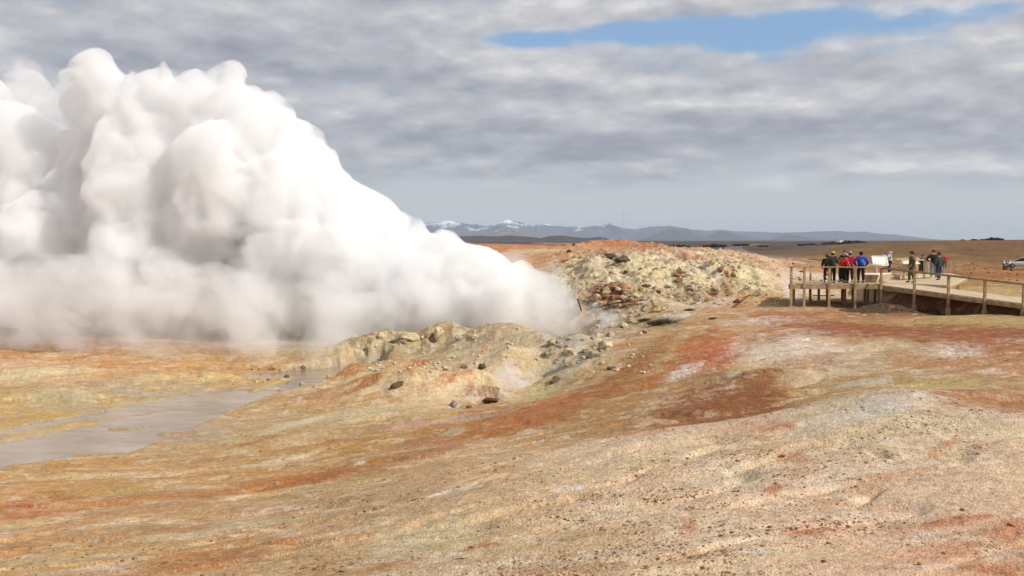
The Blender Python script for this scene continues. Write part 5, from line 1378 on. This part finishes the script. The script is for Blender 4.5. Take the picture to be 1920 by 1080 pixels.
PLUME = [
    (1078, 600, 18, 60), (1058, 596, 26, 60), (1030, 588, 36, 60), (998, 580, 46, 60), (960, 575, 54, 60), (920, 568, 62, 60.5), (880, 556, 70, 61),
    (905, 512, 18, 60), (865, 500, 26, 60), (840, 520, 64, 61), (795, 530, 88, 61.5), (770, 455, 40, 61.5), (735, 450, 44, 61.5), (725, 515, 98, 62), (815, 478, 30, 61),
    (735, 570, 70, 61), (650, 565, 80, 61.5), (645, 490, 125, 63), (648, 432, 54, 62.5), (612, 352, 30, 62), (578, 388, 62, 62), (548, 440, 132, 64), (520, 330, 95, 64), (532, 272, 28, 62.5), (490, 245, 50, 62.5),
    (450, 380, 155, 65), (410, 245, 84, 65), (415, 175, 42, 63.5), (350, 178, 42, 64), (295, 165, 38, 64), (425, 140, 16, 63.5), (440, 180, 30, 63.5), (330, 260, 98, 66), (300, 380, 155, 66), (255, 235, 66, 65),
    (190, 148, 38, 65), (165, 160, 26, 64.5), (172, 195, 34, 65), (215, 245, 48, 65.5), (240, 190, 36, 65), (200, 350, 96, 66), (150, 410, 110, 67), (105, 310, 44, 66), (70, 262, 40, 66.5), (30, 265, 60, 67), (60, 350, 115, 68), (5, 235, 38, 67), (-40, 200, 40, 68),
    (-60, 380, 165, 69), (-110, 270, 100, 70), (-220, 340, 185, 71), (-380, 300, 210, 73), (-560, 280, 240, 76),
    (330, 470, 110, 65), (200, 475, 90, 66), (460, 500, 100, 63.5), (560, 545, 80, 62.5), (80, 465, 80, 67), (60, 535, 75, 65), (210, 530, 80, 64), (345, 532, 85, 63), (480, 555, 80, 62), (-90, 540, 110, 66), (100, 470, 100, 65), (270, 470, 110, 64), (-80, 470, 100, 69), (-300, 460, 120, 72), (430, 560, 50, 62.5),
]
MIST = [
    (1085, 600, 26, 60), (1030, 560, 40, 62), (960, 510, 42, 62), (1000, 520, 46, 62), (1050, 630, 24, 57), (1095, 560, 24, 60), (1130, 600, 18, 59),
    (820, 610, 50, 58), (700, 610, 60, 57), (600, 610, 80, 56), (500, 615, 95, 55.5), (400, 610, 105, 55.5), (300, 605, 110, 56), (200, 600, 115, 57), (100, 600, 115, 58), (0, 600, 115, 59), (-100, 590, 120, 60), (-250, 580, 130, 62),
    (470, 660, 45, 52), (600, 650, 40, 52), (350, 655, 45, 53), (250, 650, 45, 54), (40, 190, 50, 68), (20, 150, 40, 69), (110, 225, 36, 68), (420, 150, 36, 66), (310, 150, 30, 66), (130, 210, 50, 67),
]
PUFF = [(965, 730, 26, 40.6), (945, 705, 22, 40.8), (985, 715, 18, 41), (925, 735, 14, 40.5), (955, 690, 16, 41.2), (1000, 700, 14, 41.4)]
LOWMIST = [(1100, 640, 30, 53.5), (1140, 610, 26, 56), (1060, 665, 24, 52), (1010, 668, 20, 49), (1160, 590, 18, 58)]

def clip_ground(co):
    g = height(co[:, 0], co[:, 1], False) - .25
    co[:, 2] = np.maximum(co[:, 2], g)
    return co

def vol_mat(name, density, col=(.990, .990, .991), hetero=None, aniso=.0, fade=None):
    m, t, out = new_mat(name)
    v = t.n('ShaderNodeVolumePrincipled')
    v.inputs['Color'].default_value = (*col, 1); v.inputs['Density'].default_value = density
    v.inputs['Anisotropy'].default_value = aniso
    if hetero:
        g = t.n('ShaderNodeNewGeometry')
        sc_, a, b, st, det = hetero
        mp = t.n('ShaderNodeMapping'); mp.inputs['Scale'].default_value = st; t.l(g.outputs['Position'], mp.inputs[0])
        n = t.noise(mp.outputs[0], sc_, det, .64, dist=.5)
        dd = t.math('MULTIPLY', t.sstep(n, a, b), density)
        if fade:
            sp = t.n('ShaderNodeSeparateXYZ'); t.l(g.outputs['Position'], sp.inputs[0])
            if fade[0]: dd = t.math('MULTIPLY', dd, t.sstep(sp.outputs[1], *fade[:2]))
            dd = t.math('MULTIPLY', dd, t.math('SUBTRACT', 1.0, t.math('MULTIPLY', t.sstep(sp.outputs[0], fade[2], fade[3]), fade[4])))
        t.l(dd, v.inputs['Density'])
    t.l(v.outputs[0], out.inputs['Volume'])
    return m

me = billow_mesh('steam_plume', [(p_, r_ * 1.05) for p_, r_ in [B(*b) for b in PLUME]], 3, .14, 9, [(3.8, .95), (1.7, .50), (.75, .24), (.34, .10)], clip=clip_ground)
o = link('steam_plume', me, vol_mat('steam_dense', STEAM_D, hetero=PLUME_H, fade=(0, 0, -1.0, 4.6, .80))); tag(o, 'billowing white steam plume blowing left from the roaring vent', 'steam', kind='stuff')
me = billow_mesh('steam_haze', [B(*b) for b in MIST], 5, .3, 5, [(3.0, .6), (1.2, .25)], clip=clip_ground, keep=True)
o = link('steam_haze', me, vol_mat('steam_thin', .6, hetero=(.30, .36, .70, (1, 1, 1.15), 4), fade=(44, 60, -1.5, 4.0, .82))); tag(o, 'thin drifting steam trailing over the ground under the white plume', 'steam', kind='stuff')
me = billow_mesh('steam_puff', [B(*b) for b in PUFF], 6, .1, 5, [(.8, .15), (.3, .05)], keep=True)
o = link('steam_puff', me, vol_mat('steam_puff', 1.5, hetero=(1.6, .30, .78, (1, 1, 1), 3))); tag(o, 'small puff of steam rising from the pit among the red and white mounds', 'steam', kind='stuff')
me = billow_mesh('steam_wisp', [B(*b) for b in LOWMIST], 8, .14, 5, [(1.2, .2), (.4, .08)], keep=True)
o = link('steam_wisp', me, vol_mat('steam_wisp', .9, hetero=(.7, .40, .75, (1, 1, 1), 3))); tag(o, 'thin wisp of steam over the grey boulder gully right of the vent', 'steam', kind='stuff')

# ------------------------------------------------------------------ air
def build_haze():
    bm = bmesh.new()
    bmesh.ops.create_cube(bm, size=1)
    me = bpy.data.meshes.new('haze')
    for v in bm.verts:
        v.co = Vector((v.co.x * 60000, v.co.y * 60000, -40 if v.co.z < 0 else 360))
    bm.to_mesh(me); bm.free()
    m, t, out = new_mat('haze_air')
    v = t.n('ShaderNodeVolumePrincipled'); v.inputs['Color'].default_value = (.70, .80, .94, 1); v.inputs['Density'].default_value = HAZE_D
    v.inputs['Anisotropy'].default_value = 0.0
    t.l(v.outputs[0], out.inputs['Volume'])
    o = link('haze', me, m); tag(o, kind='stuff')
if HAZE_D > 0: build_haze()

# ------------------------------------------------------------------ sky
SUN_AZ = math.radians(114)   # clockwise from the view direction: from the right, a touch behind the camera
SUN_EL = math.radians(37)
def build_world():
    w = bpy.data.worlds.new('World'); sc.world = w; w.use_nodes = True
    nt = w.node_tree; nt.nodes.clear(); t = NT(nt)
    out = t.n('ShaderNodeOutputWorld')
    sky = t.n('ShaderNodeTexSky'); sky.sky_type = 'NISHITA'; sky.sun_disc = False
    sky.sun_elevation = SUN_EL; sky.sun_rotation = SUN_AZ; sky.air_density = 1.0; sky.dust_density = .6; sky.ozone_density = 2.2
    bg = t.n('ShaderNodeBackground'); bg.inputs[1].default_value = .10
    t.l(sky.outputs[0], bg.inputs[0])
    tc = t.n('ShaderNodeTexCoord')
    s = t.n('ShaderNodeSeparateXYZ'); t.l(tc.outputs['Generated'], s.inputs[0])
    x, y, z = s.outputs
    zz = t.math('MAXIMUM', z, 0.0)
    # cloud layer: direction projected on a sheet overhead
    den = t.math('ADD', zz, .045)
    px = t.math('DIVIDE', x, den); py = t.math('DIVIDE', y, den)
    cv = t.n('ShaderNodeCombineXYZ'); t.l(px, cv.inputs[0]); t.l(py, cv.inputs[1])
    P = cv.outputs[0]
    def mp(sx, sy, off=(0, 0, 0), src=P):
        m = t.n('ShaderNodeMapping'); m.inputs['Scale'].default_value = (sx, sy, 1); m.inputs['Location'].default_value = off; t.l(src, m.inputs[0]); return m.outputs[0]
    # angles for placing the openings in the deck
    el = t.math('DIVIDE', z, t.math('MAXIMUM', t.math('SQRT', t.math('ADD', t.math('MULTIPLY', x, x), t.math('MULTIPLY', y, y))), .001))
    az = t.math('ARCTAN2', x, y)
    aw = t.n('ShaderNodeCombineXYZ'); t.l(az, aw.inputs[0]); t.l(t.math('MULTIPLY', el, 2.2), aw.inputs[1])
    A = aw.outputs[0]
    # puffs get flatter and smaller toward the horizon: stretch elevation with height
    elw = t.math('POWER', t.math('MAXIMUM', el, .0001), .62)
    def AV(da, de):
        c = t.n('ShaderNodeCombineXYZ'); t.l(t.math('ADD', az, da), c.inputs[0])
        t.l(t.math('MULTIPLY', t.math('POWER', t.math('MAXIMUM', t.math('ADD', el, de), .0001), .62), 1.75), c.inputs[1]); return c.outputs[0]
    A0 = AV(0, 0); A1 = AV(.006, .014)
    def puffs(src):
        big = t.noise(mp(1, 1.5, (2.9, 1.6, 0), src), 4.6, 3, .45)
        mid = t.noise(mp(1, 1.15, (5.1, 3.7, 0), src), 10, 6, .50)
        fine = t.noise(mp(1, 1.1, (9.2, .7, 0), src), 34, 5, .55)
        return big, mid, fine
    big0, mid0, fine0 = puffs(A0); big1, mid1, fine1 = puffs(A1)
    def blob(a0, e0, ra, re, pw=1.0):
        da = t.math('DIVIDE', t.math('SUBTRACT', az, a0), ra); de = t.math('DIVIDE', t.math('SUBTRACT', el, e0), re)
        r2 = t.math('ADD', t.math('MULTIPLY', da, da), t.math('MULTIPLY', de, de))
        return t.math('EXPONENT', t.math('MULTIPLY', r2, -1.0))
    def A_(u): return math.atan((u - 960) / F)
    def E_(v): return (450 - v) / F
    gaps = None
    for (u, v, ru, rv, k) in GAPS:
        b = t.math('MULTIPLY', blob(A_(u), E_(v), ru / F, rv / F), k)
        gaps = b if gaps is None else t.math('ADD', gaps, b)
    def c5(n, k): return t.math('MULTIPLY', t.math('SUBTRACT', n, .5), k)
    def body(b_, m_, f_): return t.math('ADD', t.math('ADD', c5(b_, 1.5), c5(m_, 1.3)), c5(f_, .25))
    bd0 = body(big0, mid0, fine0); bd1 = body(big1, mid1, fine1)
    cov = t.math('SUBTRACT', t.math('ADD', bd0, .80), gaps)
    alpha = t.sstep(cov, .12, .66)
    # deck ends a few degrees over the horizon
    edge = t.math('ADD', el, t.math('MULTIPLY', t.math('SUBTRACT', mid0, .5), .05))
    edge = t.math('ADD', edge, t.math('MULTIPLY', az, .00))
    alpha = t.math('MULTIPLY', alpha, t.sstep(edge, .042, .076))
    # shading of the clouds
    emb = t.math('MULTIPLY', t.math('SUBTRACT', bd0, bd1), SK[0])
    sh = t.math('ADD', t.math('ADD', c5(big0, SK[1]), c5(mid0, SK[2])), t.math('ADD', c5(fine0, SK[3]), SK[4]))
    sh = t.math('ADD', sh, emb)
    lit = None
    for (u, v, ru, rv, k) in LITS:
        b = t.math('MULTIPLY', blob(A_(u), E_(v), ru / F, rv / F), k)
        lit = b if lit is None else t.math('ADD', lit, b)
    sh = t.math('ADD', sh, lit)
    # thin edges glow
    sh = t.math('ADD', sh, t.math('MULTIPLY', t.math('SUBTRACT', 1.0, t.sstep(cov, .40, .70)), .10))
    r = t.n('ShaderNodeValToRGB'); t.l(sh, r.inputs[0])
    cr = r.color_ramp; cr.interpolation = 'B_SPLINE'
    stops = [(.50, srgb(150, 154, 167)), (.64, srgb(167, 171, 182)), (.77, srgb(187, 190, 197)), (.90, srgb(208, 208, 211)), (1.05, srgb(234, 233, 233))]
    cr.elements[0].position = stops[0][0]; cr.elements[0].color = (*stops[0][1], 1)
    cr.elements[1].position = min(stops[-1][0], 1); cr.elements[1].color = (*stops[-1][1], 1)
    for q, c in stops[1:-1]:
        e = cr.elements.new(q); e.color = (*c, 1)
    # a thin pale veil toward the horizon
    veil = t.math('SUBTRACT', 1.0, t.sstep(el, .02, .16))
    bgc = t.n('ShaderNodeBackground'); t.l(r.outputs[0], bgc.inputs[0]); bgc.inputs[1].default_value = .93
    bgv = t.n('ShaderNodeBackground'); bgv.inputs[0].default_value = (*srgb(200, 204, 203), 1)
    bgb = t.n('ShaderNodeBackground'); bgb.inputs[0].default_value = (*srgb(140, 180, 222), 1)
    m0 = t.n('ShaderNodeMixShader'); m0.inputs[0].default_value = .65; t.l(bg.outputs[0], m0.inputs[1]); t.l(bgb.outputs[0], m0.inputs[2])
    m1 = t.n('ShaderNodeMixShader'); t.l(t.math('MULTIPLY', veil, .93), m1.inputs[0]); t.l(m0.outputs[0], m1.inputs[1]); t.l(bgv.outputs[0], m1.inputs[2])
    m2 = t.n('ShaderNodeMixShader'); t.l(alpha, m2.inputs[0]); t.l(m1.outputs[0], m2.inputs[1]); t.l(bgc.outputs[0], m2.inputs[2])
    t.l(m2.outputs[0], out.inputs[0])
# openings in the deck and sunlit banks:  u, v, ru, rv, strength
SK = (.52, .14, .08, .18, .75)
GAPS = [(672, 140, 70, 30, -.30), (1180, 66, 220, 24, .62), (975, 80, 90, 18, .50), (1500, 62, 200, 36, .66), (1740, 76, 110, 28, .42), (1880, 60, 60, 24, .3), (1420, 98, 90, 20, .36), (130, 215, 60, 16, .55), (1870, 22, 120, 18, .22), (1690, 120, 110, 16, .18)]
LITS = [(1050, 110, 70, 45, .10), (960, 120, 50, 45, .08), (1560, 108, 22, 10, .18), (700, 80, 140, 30, .06), (1400, 10, 300, 28, .10), (1000, 15, 200, 25, .08), (800, 105, 160, 26, .08), (1600, 190, 180, 26, .08), (1270, 150, 60, 14, .06), (1750, 110, 90, 22, .08), (1880, 120, 90, 22, .08), (1800, 60, 90, 14, .06),
        (200, 60, 260, 40, -.04), (500, 90, 300, 40, -.05), (740, 230, 200, 60, -.07), (1100, 290, 300, 22, -.06), (1450, 250, 400, 20, -.05)]
build_world()

sun = bpy.data.lights.new('sun', 'SUN'); sun.energy = SUN_E; sun.angle = math.radians(.55); sun.color = (1.0, .955, .89)
so = bpy.data.objects.new('sun', sun); COL.objects.link(so)
d = Vector((math.sin(SUN_AZ) * math.cos(SUN_EL), math.cos(SUN_AZ) * math.cos(SUN_EL), math.sin(SUN_EL)))
so.rotation_euler = d.to_track_quat('Z', 'Y').to_euler(); so.location = d * 100

# ------------------------------------------------------------------ camera and render
cam = bpy.data.cameras.new('camera'); co_ = bpy.data.objects.new('camera', cam); COL.objects.link(co_)
cam.sensor_width = 36; cam.lens = F * 36 / 1920; cam.clip_start = .1; cam.clip_end = 90000
co_.location = (0, 0, CAMZ); co_.rotation_euler = (math.radians(90) - PITCH, 0, 0)
sc.camera = co_
vs = sc.view_settings; sc.display_settings.display_device = 'sRGB'
vs.view_transform = 'Standard'; vs.look = 'None'; vs.gamma = 1; vs.exposure = EXPO; vs.use_curve_mapping = False
cy = sc.cycles
cy.use_denoising = True; cy.denoiser = 'OPENIMAGEDENOISE'
cy.max_bounces = 24; cy.volume_bounces = 20; cy.diffuse_bounces = 3; cy.glossy_bounces = 2; cy.transmission_bounces = 4; cy.transparent_max_bounces = 24
cy.volume_step_rate = STEP; cy.volume_max_steps = 160
cy.use_adaptive_sampling = True; cy.adaptive_threshold = .02
cy.sample_clamp_indirect = 6
